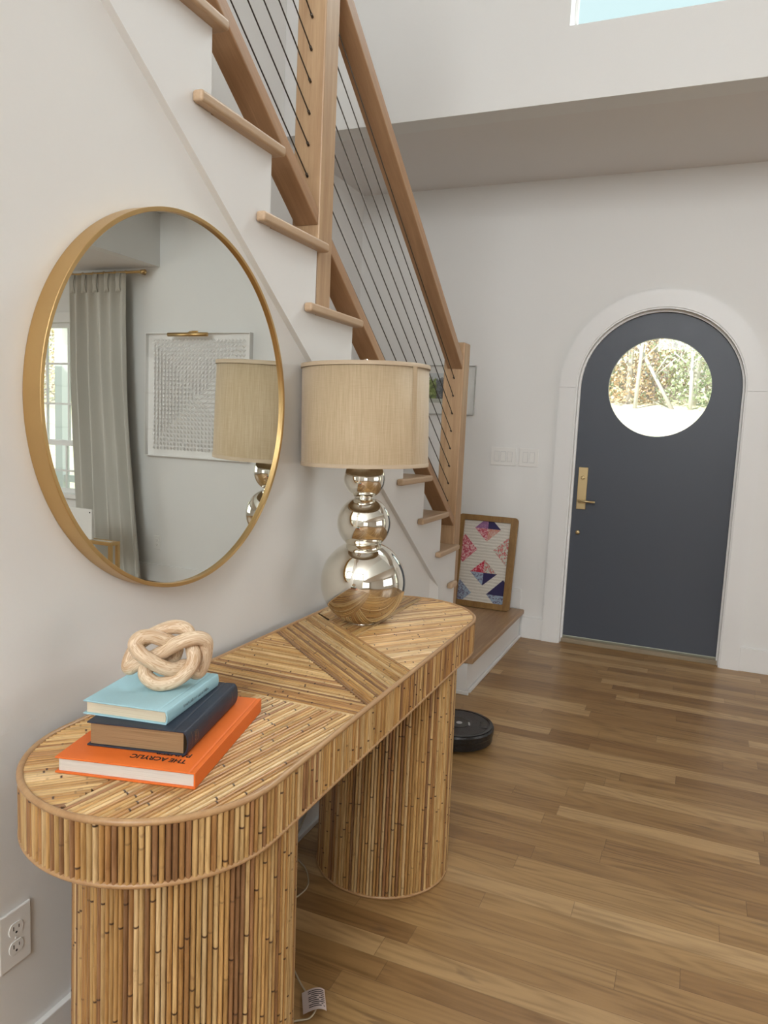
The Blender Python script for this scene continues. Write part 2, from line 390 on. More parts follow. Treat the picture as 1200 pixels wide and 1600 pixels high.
# ------------------------------------------------------------------ front door
DR, DY = .4965, YD+.06
GX, GZ, GR = -.272, 1.768, .328
m = MB(); n = 96
def outl(a):
    # outer outline of the arched leaf in direction a from the window centre
    dx, dz = math.cos(a), math.sin(a); best = 9
    zc = ACZ-GZ; xo = ACX-GX
    # circle part
    b_ = -(dx*(-xo)+dz*(-zc)); disc = b_*b_-(xo*xo+zc*zc-DR*DR)
    t = b_+math.sqrt(disc); x, z = dx*t, dz*t
    if z >= zc: return GX+x, GZ+z
    t = 9
    if abs(dx) > 1e-6: t = ((DR if dx > 0 else -DR)+xo)/dx
    if dz < 0: t = min(t, (.045-GZ)/dz)
    return GX+dx*t, GZ+dz*t
angs = sorted([2*PI*i/n for i in range(n)] + [math.atan2(.045-GZ, DR) % (2*PI), math.atan2(.045-GZ, -DR) % (2*PI)])
vo = [outl(a) for a in angs]; vi = [(GX+GR*math.cos(a), GZ+GR*math.sin(a)) for a in angs]
k = len(angs); vs = []
for y in (DY, DY+.045): vs += [(x, y, z) for x, z in vo] + [(x, y, z) for x, z in vi]
fs = []
for i in range(k):
    j = (i+1) % k
    fs += [(i, j, k+j, k+i), (2*k+j, 2*k+i, 3*k+i, 3*k+j), (i, 2*k+i, 2*k+j, j), (k+i, k+j, 3*k+j, 3*k+i)]
m.add(vs, fs)
door = struct(fixnormals(m.build('door_1', M['door'])), 'slate grey arched front door with a round window')
door['category'] = 'door'
m = MB(); ringseg(m, GR-.012, GR+.002, DY-.003, DY+.03, 0, 2*PI, 72, GX, GZ); m.build('window_ring', M['door'], door)
m = MB(); vs = [(GX, DY+.02, GZ)] + [(GX+(GR-.002)*math.cos(2*PI*i/48), DY+.02, GZ+(GR-.002)*math.sin(2*PI*i/48)) for i in range(48)]
m.add(vs, [(0, i+1, (i+1) % 48+1) for i in range(48)]); m.build('glass_pane', M['glass'], door)
lp = MB().box(-.738, -.676, DY-.012, DY, .937, 1.224).build('lock_plate', M['brass'], door, bevel=.003)
tag(lp, 'long brass escutcheon plate')
m = MB(); m.lathe([(0,0),(.013,0),(.013,.012),(.006,.013),(0,.013)], n=24)
m.v = [(x-.705, DY-.012-z, y+1.155) for x, y, z in m.v]; m.box(-.708, -.702, DY-.036, DY-.02, 1.142, 1.166); m.build('thumb_turn', M['brass'], lp)
m = MB(); m.tube([(-.719, DY-.012, .998), (-.719, DY-.05, .998), (-.712, DY-.058, .998), (-.61, DY-.058, .996)], .0075, 10); m.build('lever_handle', M['brass'], door)
m = MB(); m.lathe([(0,0),(.015,0),(.015,.006),(.007,.009),(0,.009)], n=24); m.v = [(x-.716, DY-z, y+.776) for x, y, z in m.v]
m.build('lock_knob', M['brass'], door)

# ------------------------------------------------------------------ staircase
st = thing('staircase', (XS, 3.8, 0), 'white closed staircase with oak treads rising toward the camera over the mirror', 'staircase')
K0 = -6
# sawtooth side panel
pts = [(3.80, .205), (3.80, tz(7)-.028)]
for kk in range(7, K0, -1):
    pts += [(ry(kk-1), tz(kk)-.028), (ry(kk-1), tz(kk-1)-.028)] if kk < 8 else []
pts = []
pts.append((3.803, .0)); pts.append((3.803, tz(7)-.028))
for kk in range(7, K0, -1):
    pts.append((ry(kk-1), tz(kk)-.028)); pts.append((ry(kk-1), tz(kk-1)-.028))
ye = ry(K0)-.28
pts.append((ye, tz(K0)-.028)); pts.append((ye, skz(ye)))
pts.append((3.53, skz(3.53)))
pts.append((3.53, 0.0))
m = MB(); m.prism(pts, 'x', XS-.035, XS)
sp = fixnormals(m.build('side_panel', M['white'], st))
tag(sp, 'white sawtooth skirt board')
for kk in range(K0, 8):
    r0, r1 = ry(kk-1), ry(kk)
    m = MB(); xr = XS+.03
    m.prism([(XL+.003, r0), (XS, r0), (XS, r0-.075), (xr, r0-.075), (xr, r1+.03), (XL+.003, r1+.03)], 'z', tz(kk)-.028, tz(kk))
    if kk == 7:
        m = MB(); m.prism([(XL+.003, r0), (XS, r0), (XS, r0-.075), (xr, r0-.075), (xr, 3.775), (XS-.001, 3.775), (XS-.001, 3.758), (-1.262, 3.758), (-1.262, r1+.03), (XL+.003, r1+.03)], 'z', tz(kk)-.028, tz(kk))
    fixnormals(m.build('tread', M['oak_stairs'], st, bevel=.008, seg=4))
    m = MB(); m.box(XL+.003, XS-.036, r1-.018 if kk < 7 else 3.745, r1 if kk < 7 else 3.757, tz(kk+1)+.0005, tz(kk)-.029)
    if kk < 7: m.build('riser', M['white'], st)
# turning steps behind the lower newel
zt8, zt9, zp = tz(8), .43, .205
m = MB(); m.box(XS+.0005, XS+.03, 3.67, 3.772, zt8-.03, zt8); m.build('tread', M['oak_stairs'], st, bevel=.01, seg=3)
m = MB(); m.prism([(XL+.003, 3.80), (-1.30, 3.80), (-2.35, 4.75), (XL+.003, 4.75)], 'z', zt8-.028, zt8); m.build('tread', M['oak_stairs'], st, bevel=.01)
m = MB(); m.prism([(XL+.003, 3.80), (-1.33, 3.80), (-2.3, 4.72), (XL+.003, 4.72)], 'z', zt9, zt8-.029); m.build('riser', M['white'], st)
m = MB(); m.prism([(XL+.003, 3.81), (-1.29, 3.87), (-1.75, 5.083), (XL+.003, 5.083)], 'z', zt9-.028, zt9); m.build('tread', M['oak_stairs'], st, bevel=.01)
m = MB(); m.prism([(XL+.003, 3.81), (-1.32, 3.87), (-1.78, 5.083), (XL+.003, 5.083)], 'z', zp+.0005, zt9-.029); m.build('riser', M['white'], st)
M['oak_landing'] = oak('oak_landing', 'y', light=(.47,.30,.165), dark=(.31,.18,.09), rough=.38)
m = MB(); m.prism([(XL+.003, 3.866), (-1.162, 3.866), (-1.162, 3.800), (-1.03, 3.800), (-1.03, 5.084), (XL+.003, 5.084)], 'z', zp-.032, zp)
tag(fixnormals(m.build('landing_tread', M['oak_landing'], st, bevel=.008, seg=3)), 'wide oak bottom step')
m = MB(); m.box(XL+.003, -1.06, 3.84, 5.099, 0, zp-.033); m.box(XS+.001, -1.06, 3.80, 3.84, 0, zp-.033)
m.build('landing_base', M['white'], st)
m = MB(); m.box(-1.059, -1.043, 3.832, 5.085, 0, .02); m.box(XS+.001, -1.043, 3.785, 3.799, 0, .02); m.build('shoe_moulding', M['white'], st, bevel=.003)

# railing
rl = thing('stair_railing', (-1.21, 3.8, 0), 'oak stair railing with square newels and thin dark horizontal cables', 'railing')
PX0, PX1 = -1.274, -1.166
m = MB(); m.box(PX0+.008, PX1, 2.144, 2.235, tz(2)+.001, 3.55); m.build('newel_post', M['oak_z'], rl, bevel=.004)
m = MB(); m.box(PX0, PX1+.002, 3.762, 3.862, zp+.001, 1.895); m.build('newel_post', M['oak_z'], rl, bevel=.006)
SL = .705
def hr(y): return 1.783 - .711*(y-3.724)
def lr(y): return 2.082 - SL*(y-2.125)
def railbar(name, fn, ya, yb, th, x0=-1.252, x1=-1.17):
    m = MB(); m.prism([(ya, fn(ya)), (yb, fn(yb)), (yb, fn(yb)+th), (ya, fn(ya)+th)], 'x', x0, x1)
    return fixnormals(m.build(name, M['oak_rail'], rl, bevel=.003))
railbar('handrail', hr, 2.236, 3.761, .062); railbar('handrail', hr, .3, 2.143, .062)
railbar('bottom_rail', lr, .3, 2.143, .05); railbar('bottom_rail', lr, 2.236, 3.761, .05)
for i in range(8):
    m = MB(); za = 2.218+.0942*i
    m.tube([(-1.213, .3, za+.705*(2.144-.3)), (-1.213, 2.142, za+.0015)], .0021, 6)
    m.tube([(-1.213, 2.133, za+.008), (-1.213, 2.1425, za+.001)], .0042, 8); m.build('cable', M['cable'], rl)
    m = MB(); zb = 1.063+.0925*i; zc = zb+.698*(3.76-2.236)+(.014 if i == 7 else 0)
    m.tube([(-1.213, 2.237, zc), (-1.213, 3.735, zb+.698*.025), (-1.2125, 3.761, zb-.001)], .0021, 6)
    m.tube([(-1.213, 3.748, zb+.003), (-1.2125, 3.7612, zb-.001)], .0042, 8); m.build('cable', M['cable'], rl)

# ------------------------------------------------------------------ rattan console table
TX0, TX1, TY0, TY1, TZ, AZ = -1.151, -.643, .841, 2.594, .806, .6927
TR = (TX1-TX0)/2; TXC = (TX0+TX1)/2
tb = thing('console_table', (TXC, (TY0+TY1)/2, 0), 'rattan pole console table with rounded ends and two round pedestal legs', 'table')
PAL = [(.63,.39,.15), (.68,.45,.20), (.57,.33,.12), (.49,.26,.085), (.61,.39,.165), (.44,.225,.08), (.72,.50,.25), (.53,.30,.105)]
def canecol(bright=1.0, dk=.12):
    c = random.choice(PAL); s = random.uniform(.86, 1.10)*bright
    if random.random() < dk: c = (.33,.165,.07); s *= random.uniform(.85,1.15)
    return tuple(min(.9, x*s) for x in c)+(1,)
NODE = (.06,.025,.012,1)
def cane(m, A, B, nrm, w, h=None, bright=1.0, dk=.12, seg=6, nodes=(.10,.34), np_=.75):
    """half round cane strip from A to B lying on a surface whose normal is nrm"""
    A, B, nrm = Vector(A), Vector(B), Vector(nrm); L = (B-A).length
    if L < .004: return
    T = (B-A)/L; S = T.cross(nrm).normalized(); h = h or w*.5
    base = canecol(bright, dk); ts = [0.0]; cs = [base]; rs = [1.0]; t = random.uniform(0, nodes[1])
    while t < L-.004:
        if t > .004:
            nd = random.random() < np_; q = NODE if nd else tuple(x*.6 for x in base[:3])+(1,)
            k_ = random.uniform(.92,1.08); nb = tuple(min(.9, x*k_) for x in base[:3])+(1,)
            ts += [t-.0028, t-.0008, t+.0008, t+.0028]; cs += [base, q, q, nb]; rs += [1.0, 1.06, 1.09, .98]; base = nb
        t += random.uniform(*nodes)
    ts.append(L); cs.append(base); rs.append(1.0)
    vs = []; cl = []; uv = []; fs = []; sid = random.random()*5; vo = random.random()*7
    for t, c, r in zip(ts, cs, rs):
        P = A+T*t
        for k in range(seg+1):
            a = PI*k/seg; vs.append(P + S*(math.cos(a)*w*.5*min(r,1.02)) + nrm*(math.sin(a)*h*r)); cl.append(c); uv.append((sid+k*.0012, vo+t))
    n1 = seg+1
    for i in range(len(ts)-1):
        for k in range(seg): fs.append((i*n1+k, (i+1)*n1+k, (i+1)*n1+k+1, i*n1+k+1))
    m.add(vs, fs, True, cl, uv)
def stadium(off=0, n=40):
    r = TR+off; P = []
    for i in range(n+1): a = -PI+PI*i/n; P.append((TXC+r*math.cos(a), TY0+TR+r*math.sin(a)))
    for i in range(n+1): a = PI*i/n; P.append((TXC+r*math.cos(a), TY1-TR+r*math.sin(a)))
    return P
def clip_poly(poly, a, b, c):   # keep a*x+b*y<=c
    out = []
    for i in range(len(poly)):
        p, q = poly[i], poly[(i+1) % len(poly)]; dp, dq = a*p[0]+b*p[1]-c, a*q[0]+b*q[1]-c
        if dp <= 0: out.append(p)
        if dp*dq < 0: t = dp/(dp-dq); out.append((p[0]+t*(q[0]-p[0]), p[1]+t*(q[1]-p[1])))
    return out
inner = stadium(-.009)
s2 = (-1.14, 1.91, -.657, 1.51); s3 = (-1.133, 2.176, -.655, 1.789)
def half(s): # returns a,b,c for 'below' (smaller y) side
    dx, dy = s[2]-s[0], s[3]-s[1]; return (-dy, dx, -dy*s[0]+dx*s[1])
a2, b2, c2 = half(s2); a3, b3, c3 = half(s3); XSM = -.91
regs = []  # last value puts the sheen of each cane direction into its colour
p = clip_poly(inner, 0, 1, 1.437); regs.append((clip_poly(p, 1, 0, XSM), 45, 1.0)); regs.append((clip_poly(p, -1, 0, -XSM), 81, 1.06))
p = clip_poly(inner, 0, -1, -1.437); regs.append((clip_poly(p, a2, b2, c2), 0, .94))
q = clip_poly(p, -a2, -b2, -c2); regs.append((clip_poly(q, a3, b3, c3), -39.5, .92))
q = clip_poly(inner, -a3, -b3, -c3); regs.append((clip_poly(q, 1, 0, XSM), 88, .95)); regs.append((clip_poly(q, -1, 0, -XSM), 52, 1.06))
m = MB(); CW = .0094
for poly, ang, br in regs:
    a = math.radians(ang); d = (math.cos(a), math.sin(a)); nn = (-d[1], d[0])
    pr = [x*nn[0]+y*nn[1] for x, y in poly]; lo, hi = min(pr), max(pr); cnt = max(1, round((hi-lo)/CW)); w = (hi-lo)/cnt
    for i in range(cnt):
        s_ = lo+(i+.5)*w; ts = []
        for j in range(len(poly)):
            P, Q = poly[j], poly[(j+1) % len(poly)]; dp = P[0]*nn[0]+P[1]*nn[1]-s_; dq = Q[0]*nn[0]+Q[1]*nn[1]-s_
            if dp*dq < 0:
                t = dp/(dp-dq); X = (P[0]+t*(Q[0]-P[0]), P[1]+t*(Q[1]-P[1])); ts.append(X[0]*d[0]+X[1]*d[1])
        if len(ts) >= 2:
            t0, t1 = min(ts)+.0005, max(ts)-.0005
            if t1-t0 > .006:
                z = TZ-.0052+random.uniform(-.0003,.0003)
                cane(m, (nn[0]*s_+d[0]*t0, nn[1]*s_+d[1]*t0, z), (nn[0]*s_+d[0]*t1, nn[1]*s_+d[1]*t1, z), (0,0,1), w*.90, .0048, br, .08, np_=.5)
top = m.build('tabletop', M['rattan'], tb)
m = MB(); m.prism(stadium(-.007), 'z', AZ+.004, TZ-.0052); m.build('top_core', M['backing'], tb)
# apron of upright canes
def path_pts(P, n_est):
    L = 0; seg = []
    for i in range(len(P)):
        q = P[(i+1) % len(P)]; l = math.dist(P[i], q); seg.append((L, l)); L += l
    n = round(L/n_est); out = []
    for k in range(n):
        s_ = L*k/n
        for i, (a, l) in enumerate(seg):
            if a <= s_ < a+l or (i == len(seg)-1):
                t = (s_-a)/max(l,1e-9); q = P[(i+1) % len(P)]; x, y = P[i][0]+(q[0]-P[i][0])*t, P[i][1]+(q[1]-P[i][1])*t
                dx, dy = (q[0]-P[i][0])/max(l,1e-9), (q[1]-P[i][1])/max(l,1e-9); out.append((x, y, dy, -dx)); break
    return out, L/n
PP, w = path_pts(stadium(-.0065, 60), .0105)
m = MB()
for x, y, nx, ny in PP: cane(m, (x, y, AZ+.003), (x, y, TZ-.004), (nx, ny, 0), w*.91, .0062, .88, .16, nodes=(.09,.4))  # apron canes coloured darker to stand in for shade
m.build('apron', M['rattan'], tb)
for z, nm, r in ((TZ-.003, 'top_edging', .0062), (AZ+.002, 'bottom_edging', .0052)):
    m = MB(); m.tube([(x, y, z) for x, y in stadium(-.0045, 48) ], r, 10, closed=True); m.build(nm, M['canetrim'], tb)
for ly in (1.129, 2.169):
    m = MB(); lx = -.8606; n = 136
    for i in range(n):
        a = 2*PI*i/n; r0, r1 = .2135, .2075; cx, cy = math.cos(a), math.sin(a)
        cane(m, (lx+r0*cx, ly+r0*cy, .006), (lx+r1*cx, ly+r1*cy, AZ), (cx, cy, 0), 2*PI*.211/n*.91, .0060, .84, .18, nodes=(.09,.36))  # leg canes tinted darker, their shade put into the colour
    m.lathe([(.2125,.004), (.2065,AZ)], lx, ly, 64, True)
    k0 = len(m.v)-128
    for i in range(k0, len(m.v)): m.col[i] = (.055,.026,.012,1); m.uv[i] = (0,0)  # lining in the same dark colour, for shade between the leg canes
    lg = m.build('leg', M['rattan'], tb)
    m = MB(); m.tube([(lx+.216*math.cos(2*PI*i/72), ly+.216*math.sin(2*PI*i/72), .0055) for i in range(72)], .0052, 8, closed=True); m.build('base_ring', M['canetrim'], lg)

# ------------------------------------------------------------------ books
def fabric(name, col, rough=.6, wear=None):
    m, nt, b = mat(name); tc = node(nt, 'ShaderNodeTexCoord').outputs['Object']
    n = node(nt, 'ShaderNodeTexNoise', Vector=tc, Scale=900.0, Detail=2.0); n2 = node(nt, 'ShaderNodeTexNoise', Vector=tc, Scale=30.0, Detail=4.0)
    c = mix(nt, n.outputs[0], tuple(x*.86 for x in col), tuple(min(1, x*1.12) for x in col))
    if wear: c = mix(nt, ramp(nt, n2.outputs[0], [(.5, (0,0,0)), (.75, (.6,.6,.6))]), c, wear)
    nt.links.new(c, b.inputs['Base Color']); b.inputs['Roughness'].default_value = rough
    bp = node(nt, 'ShaderNodeBump', Strength=.3, Distance=.0004, Height=n.outputs[0]); nt.links.new(bp.outputs[0], b.inputs['Normal']); return m
def pages(name, col, dark):
    m, nt, b = mat(name); tc = node(nt, 'ShaderNodeTexCoord').outputs['Object']
    mp = node(nt, 'ShaderNodeMapping', Vector=tc); mp.inputs['Scale'].default_value = (6, 6, 1800)
    n = node(nt, 'ShaderNodeTexNoise', Vector=mp.outputs[0], Scale=1.0, Detail=3.0)
    nt.links.new(ramp(nt, n.outputs[0], [(.35, dark), (.6, col)]), b.inputs['Base Color']); b.inputs['Roughness'].default_value = .8; return m
def book(name, fr, w, l, t, rz, z, cm, pm, label, board=.0028, squ=.005, round_=0.0, group=None, spine_in=0):
    """local: origin front-right (spine) corner, x to -w, y to +l ; spine at x=0"""
    bk = thing(name, (fr[0], fr[1], z), label, 'book', rz)
    m = MB(); b = board
    # cross section in xz : boards + rounded spine as one C-shaped prism
    n = 10; outer = []; innr = []
    for i in range(n+1):
        a = -PI/2+PI*i/n; outer.append((-.0015+math.cos(a)*round_, t/2+math.sin(a)*t/2)); innr.append((-.0015-b+math.cos(a)*round_, t/2+math.sin(a)*(t/2-b)))
    hg = .012+round_; sec = [(-w, 0)]+outer+[(-hg+.003, t), (-hg, t-.0011), (-hg-.003, t), (-w, t), (-w, t-b)]+innr[::-1]+[(-w, b)]
    m.prism(sec, 'y', 0, l)
    cv = fixnormals(m.build('cover', cm, bk, local=True, bevel=.0008))
    m = MB(); m.box(-w+squ, -.004, squ, l-squ, b+.0001, t-b-.0001); m.build('pages', pm, bk, local=True)
    return bk, cv
M['bk_orange'] = fabric('orange_cloth', (.83,.17,.022), .5, None); M['bk_orange_spine'] = M['bk_orange']
M['bk_navy'] = fabric('navy_cloth', (.018,.026,.045), .5, (.03,.045,.07)); M['bk_blue'] = fabric('pale_blue_cloth', (.38,.62,.69), .5)
M['pg_white'] = pages('white_pages', (.74,.69,.62), (.62,.57,.50)); M['pg_brown'] = pages('aged_pages', (.36,.23,.115), (.24,.145,.065)); M['pg_cream'] = pages('cream_pages', (.72,.64,.48), (.60,.50,.36))
ob, oc = book('book', (-.752, 1.003), .266, .362, .030, math.radians(14.2), TZ, M['bk_orange'], M['pg_white'],
   'large orange hardback book lying at the bottom of the stack on the rattan table', board=.003)
nb_, nc = book('book', (-.811, 1.046), .190, .262, .046, math.radians(14.5), TZ+.0302, M['bk_navy'], M['pg_brown'],
   'thick dark navy hardback with brown page edges in the middle of the stack', round_=.009)
bb_, bc = book('book', (-.858, 1.053), .172, .218, .027, math.radians(10.5), TZ+.0764, M['bk_blue'], M['pg_cream'],
   'pale blue hardback book on top of the stack under the wooden knot', round_=.004)
M['ink'] = simple('black_ink', (.02,.012,.012), .6); M['gilt'] = simple('dull_gilt', (.33,.22,.10), .5, .4); M['ink2'] = simple('grey_ink', (.11,.15,.18), .6)
def text_mesh(name, s, size, m_, parent, mtx, extrude=.0001, xs=1.0):
    cu = bpy.data.curves.new(name, 'FONT'); cu.body = s; cu.size = size; cu.extrude = extrude; cu.offset = .0006
    to = bpy.data.objects.new(name+'_c', cu); C.objects.link(to); bpy.context.view_layer.update()
    me = bpy.data.meshes.new_from_object(to.evaluated_get(bpy.context.evaluated_depsgraph_get()))
    bpy.data.objects.remove(to); me.transform(Matrix.Scale(xs, 4, (1,0,0))); me.transform(mtx); me.materials.clear(); me.materials.append(m_)
    o = bpy.data.objects.new(name, me); C.objects.link(o); o.parent = parent; return o
# cover title, upside down to the camera (read from the far side)
R180 = Matrix.Rotation(PI, 4, 'Z')
text_mesh('title_text', 'THE ACRYLIC', .0195, M['ink'], ob, Matrix.Translation((-.034, .0425, .0302)) @ R180, xs=.88)
text_mesh('title_text', 'PAINTER', .0195, M['ink'], ob, Matrix.Translation((-.034, .066, .0302)) @ R180, xs=.88)
# worn gilt lettering marks on the navy spine, thin bands across it
m = MB()
def onspine(m, y, z0, z1, w, t, rnd, out=.0004):
    for i in range(6):
        za, zb = z0+(z1-z0)*i/6, z0+(z1-z0)*(i+1)/6
        xa = -.0015+rnd*math.sqrt(max(0, 1-((za-t/2)/(t/2))**2))+out; xb = -.0015+rnd*math.sqrt(max(0, 1-((zb-t/2)/(t/2))**2))+out
        m.add([(xa,y,za),(xa,y+w,za),(xb,y+w,zb),(xb,y,zb)], [(0,1,2,3)])
for (y, z0, z1) in ((.018,.006,.040),(.228,.006,.040)):
    m = MB(); onspine(m, y, z0, z1, .0006, .046, .009); m.build('gilt_rule', M['gilt'], nb_, local=True)
m = MB()
for row, (y, z0, z1) in enumerate(((.031,.012,.034),(.036,.010,.036),(.043,.013,.033))):
    z = z0
    while z < z1:
        h = random.uniform(.0012,.002); onspine(m, y, z, z+h, random.uniform(.0016,.003), .046, .009); z += h+.0011
m.build('gilt_lettering', M['gilt'], nb_, local=True)
m = MB(); y = .062
while y < .168:
    if not (.116 < y < .121):
        h = random.uniform(.004,.0065)
        onspine(m, y, .0105, .0105+h, .0007, .027, .004); onspine(m, y+.0007, .0105+random.choice((0,h*.5,h)), .0105+random.choice((0,h*.5,h))+.0007, .0014, .027, .004)
    y += random.uniform(.0028,.0042)
m.build('spine_lettering', M['ink2'], bb_, local=True)

# ------------------------------------------------------------------ wooden knot
def catmull(P, n=10):
    out = []; k = len(P)
    for i in range(k):
        p0, p1, p2, p3 = (Vector(P[(i+j-1) % k]) for j in range(4))
        for s_ in range(n):
            t = s_/n; out.append(.5*((2*p1)+(p2-p0)*t+(2*p0-5*p1+4*p2-p3)*t*t+(-p0+3*p1-3*p2+p3)*t**3))
    return out
# screen-like local frame: u right, v up, w toward the viewer (knot's own axes), unit = crop pixel (7.5/px)
KP = [(560,310,10),(420,262,60),(290,270,90),(225,350,120),(290,460,170),(420,560,200),(560,635,190),(680,655,120),(800,620,20),(935,705,-40),
      (1005,600,-60),(1035,440,-10),(1020,330,60),(900,300,120),(720,345,120),(560,430,40),(400,510,-10),(250,560,-20),(150,610,-60),(170,480,-160),
      (260,330,-190),(400,240,-170),(540,180,-130),(680,150,-100),(800,190,-70),(850,300,-30),(880,430,50),(890,560,120),(810,690,170),(660,790,170),(480,810,160),(360,730,120),(340,640,60),(400,590,-40),(520,560,-120),(660,500,-150),(690,400,-100),(640,340,-40)]
pxm = .000167
kc = Vector((-.938, 1.156, 0))
fw = Vector((-kc.x, -kc.y, 0)).normalized(); rt = Vector((-fw.y, fw.x, 0)) ; rt = Vector((fw.y*-1, fw.x, 0))
if rt.x < 0: rt = -rt
kp = []
for u, v, w_ in KP:
    X, Y, Z = (u-600)*pxm, (520-v)*pxm, w_*pxm*.85
    kp.append(rt*X + Vector((0,0,1))*((Y+.33*Z)/.945) + fw*Z)
cp = catmull(kp, 8); rk = .0146
zmin = min(p.z for p in cp); KZ = TZ+.0764+.027
kt = thing('wooden_knot', (kc.x, kc.y, KZ), 'pale carved wooden knot sculpture sitting on the light blue book', 'sculpture')
def knot_mat():
    m, nt, b = mat('pine_knot'); uv = node(nt, 'ShaderNodeUVMap', {'uv_map': 'UVMap'}).outputs[0]
    s_ = node(nt, 'ShaderNodeSeparateXYZ', Vector=uv); a = math_(nt, 'MULTIPLY', s_.outputs[0], 2*PI)
    cv = node(nt, 'ShaderNodeCombineXYZ', X=math_(nt, 'MULTIPLY', math_(nt, 'COSINE', a), 1.6), Y=math_(nt, 'MULTIPLY', math_(nt, 'SINE', a), 1.6), Z=math_(nt, 'MULTIPLY', s_.outputs[1], 16.))
    n = node(nt, 'ShaderNodeTexNoise', Vector=cv.outputs[0], Scale=1.0, Detail=1.5)
    w = math_(nt, 'MULTIPLY', math_(nt, 'ADD', math_(nt, 'SINE', math_(nt, 'MULTIPLY', n.outputs[0], 70.)), 1.), .5)
    c = ramp(nt, w, [(0, (.60,.42,.26)), (.5, (.74,.57,.39)), (1, (.80,.64,.46))])
    c = mix(nt, ramp(nt, n.outputs[0], [(.5, (0,0,0)), (.68, (.7,.7,.7))]), c, (.50,.29,.15))
    nt.links.new(c, b.inputs['Base Color']); b.inputs['Roughness'].default_value = .48; return m
M['knot'] = knot_mat()
m = MB(); m.tube([p + Vector((0,0,-zmin+rk)) for p in cp], rk, 16, closed=True, uvs=True)
kn = m.build('knot_body', M['knot'], kt, local=True, smooth_all=True)
sm = kn.modifiers.new('smooth', 'SMOOTH'); sm.factor = .5; sm.iterations = 2

# ------------------------------------------------------------------ table lamp
lx, ly = -.963, 2.155
lampo = thing('table_lamp', (lx, ly, TZ+.0005), 'table lamp of three stacked mirrored glass balls with a beige drum shade', 'lamp')
lampo.rotation_euler = (math.radians(.4), math.radians(-1.6), 0)
def ball(zc, r, lo=-.96, hi=.97, n=28):
    a0, a1 = math.asin(lo), math.asin(hi); return [(r*math.cos(a0+(a1-a0)*i/n), zc+r*math.sin(a0+(a1-a0)*i/n)) for i in range(n+1)]
zb = .1335
m = MB(); m.lathe([(0,.002),(.040,.002),(.044,.0)]+ball(zb, .1385, -.955, .955)+[(0, zb+.128)], n=96); m.build('glass_ball', M['silver'], lampo, local=True)
m = MB(); m.lathe(ball(.327, .0865, -.94, .95), n=80); m.build('glass_ball', M['silver'], lampo, local=True)
m = MB(); m.lathe(ball(.470, .066, -.95, .95), n=72); m.build('glass_ball', M['silver'], lampo, local=True)
for z0, z1, r in ((.248,.262,.043),(.400,.412,.030)):
    prof = []
    for i in range(4):
        za = z0+(z1-z0)*i/4; zz = z0+(z1-z0)*(i+1)/4; prof += [(r, za-.001), (r+.0028, (za+zz)/2), (r, zz)]
    m = MB(); m.lathe([(r+.002, z0-.006)]+prof+[(r+.002, z1+.004)], n=48); m.build('collar', M['silver'], lampo, local=True)
m = MB(); m.lathe([(.03,.530),(.03,.537),(.010,.54),(.010,.60),(.016,.602),(.016,.64),(.004,.645),(.004,.835),(0,.835)], n=32); m.build('lamp_stem', M['brass'], lampo, local=True)
def shade_mat():
    m, nt, b = mat('shade_fabric'); tc = node(nt, 'ShaderNodeTexCoord').outputs['Object']
    mp = node(nt, 'ShaderNodeMapping', Vector=tc); mp.inputs['Scale'].default_value = (420, 420, 12)
    n = node(nt, 'ShaderNodeTexNoise', Vector=mp.outputs[0], Scale=1.0, Detail=2.0)
    mp2 = node(nt, 'ShaderNodeMapping', Vector=tc); mp2.inputs['Scale'].default_value = (30, 30, 900)
    n2 = node(nt, 'ShaderNodeTexNoise', Vector=mp2.outputs[0], Scale=1.0, Detail=1.0)
    f = math_(nt, 'ADD', math_(nt, 'MULTIPLY', n.outputs[0], .75), math_(nt, 'MULTIPLY', n2.outputs[0], .25))
    c = ramp(nt, f, [(.3, (.47,.345,.20)), (.5, (.55,.415,.255)), (.7, (.62,.485,.32))])
    nt.links.new(c, b.inputs['Base Color']); b.inputs['Roughness'].default_value = .65; b.inputs['Sheen Weight'].default_value = .3
    tl = node(nt, 'ShaderNodeBsdfTranslucent'); nt.links.new(c, tl.inputs[0]); mx = node(nt, 'ShaderNodeMixShader', i0=.14, i1=b.outputs[0], i2=tl.outputs[0]); nt.links.new(mx.outputs[0], nt.nodes['Material Output'].inputs[0])
    bp = node(nt, 'ShaderNodeBump', Strength=.25, Distance=.0006, Height=f); nt.links.new(bp.outputs[0], b.inputs['Normal']); return m
M['shade'] = shade_mat(); M['shade_in'] = simple('shade_lining', (.75,.70,.60), .7)
z0, z1, r0, r1 = .513, .825, .2025, .200
m = MB(); m.lathe([(r0, z0), (r1, z1), (r1-.003, z1), (r0-.003, z0), (r0, z0)], n=96); sh = m.build('lamp_shade', M['shade'], lampo, local=True)
M['shade_trim'] = simple('shade_trim', (.50,.385,.265), .6, bump=.2, bscale=600)
for a, b_ in ((z0-.001, z0+.011), (z1-.011, z1+.001)):
    m = MB(); m.lathe([(r0+.0015, a), (r0+.0015, b_), (r0-.004, b_), (r0-.004, a), (r0+.0015, a)], n=96); m.build('trim_band', M['shade_trim'], sh, local=True)
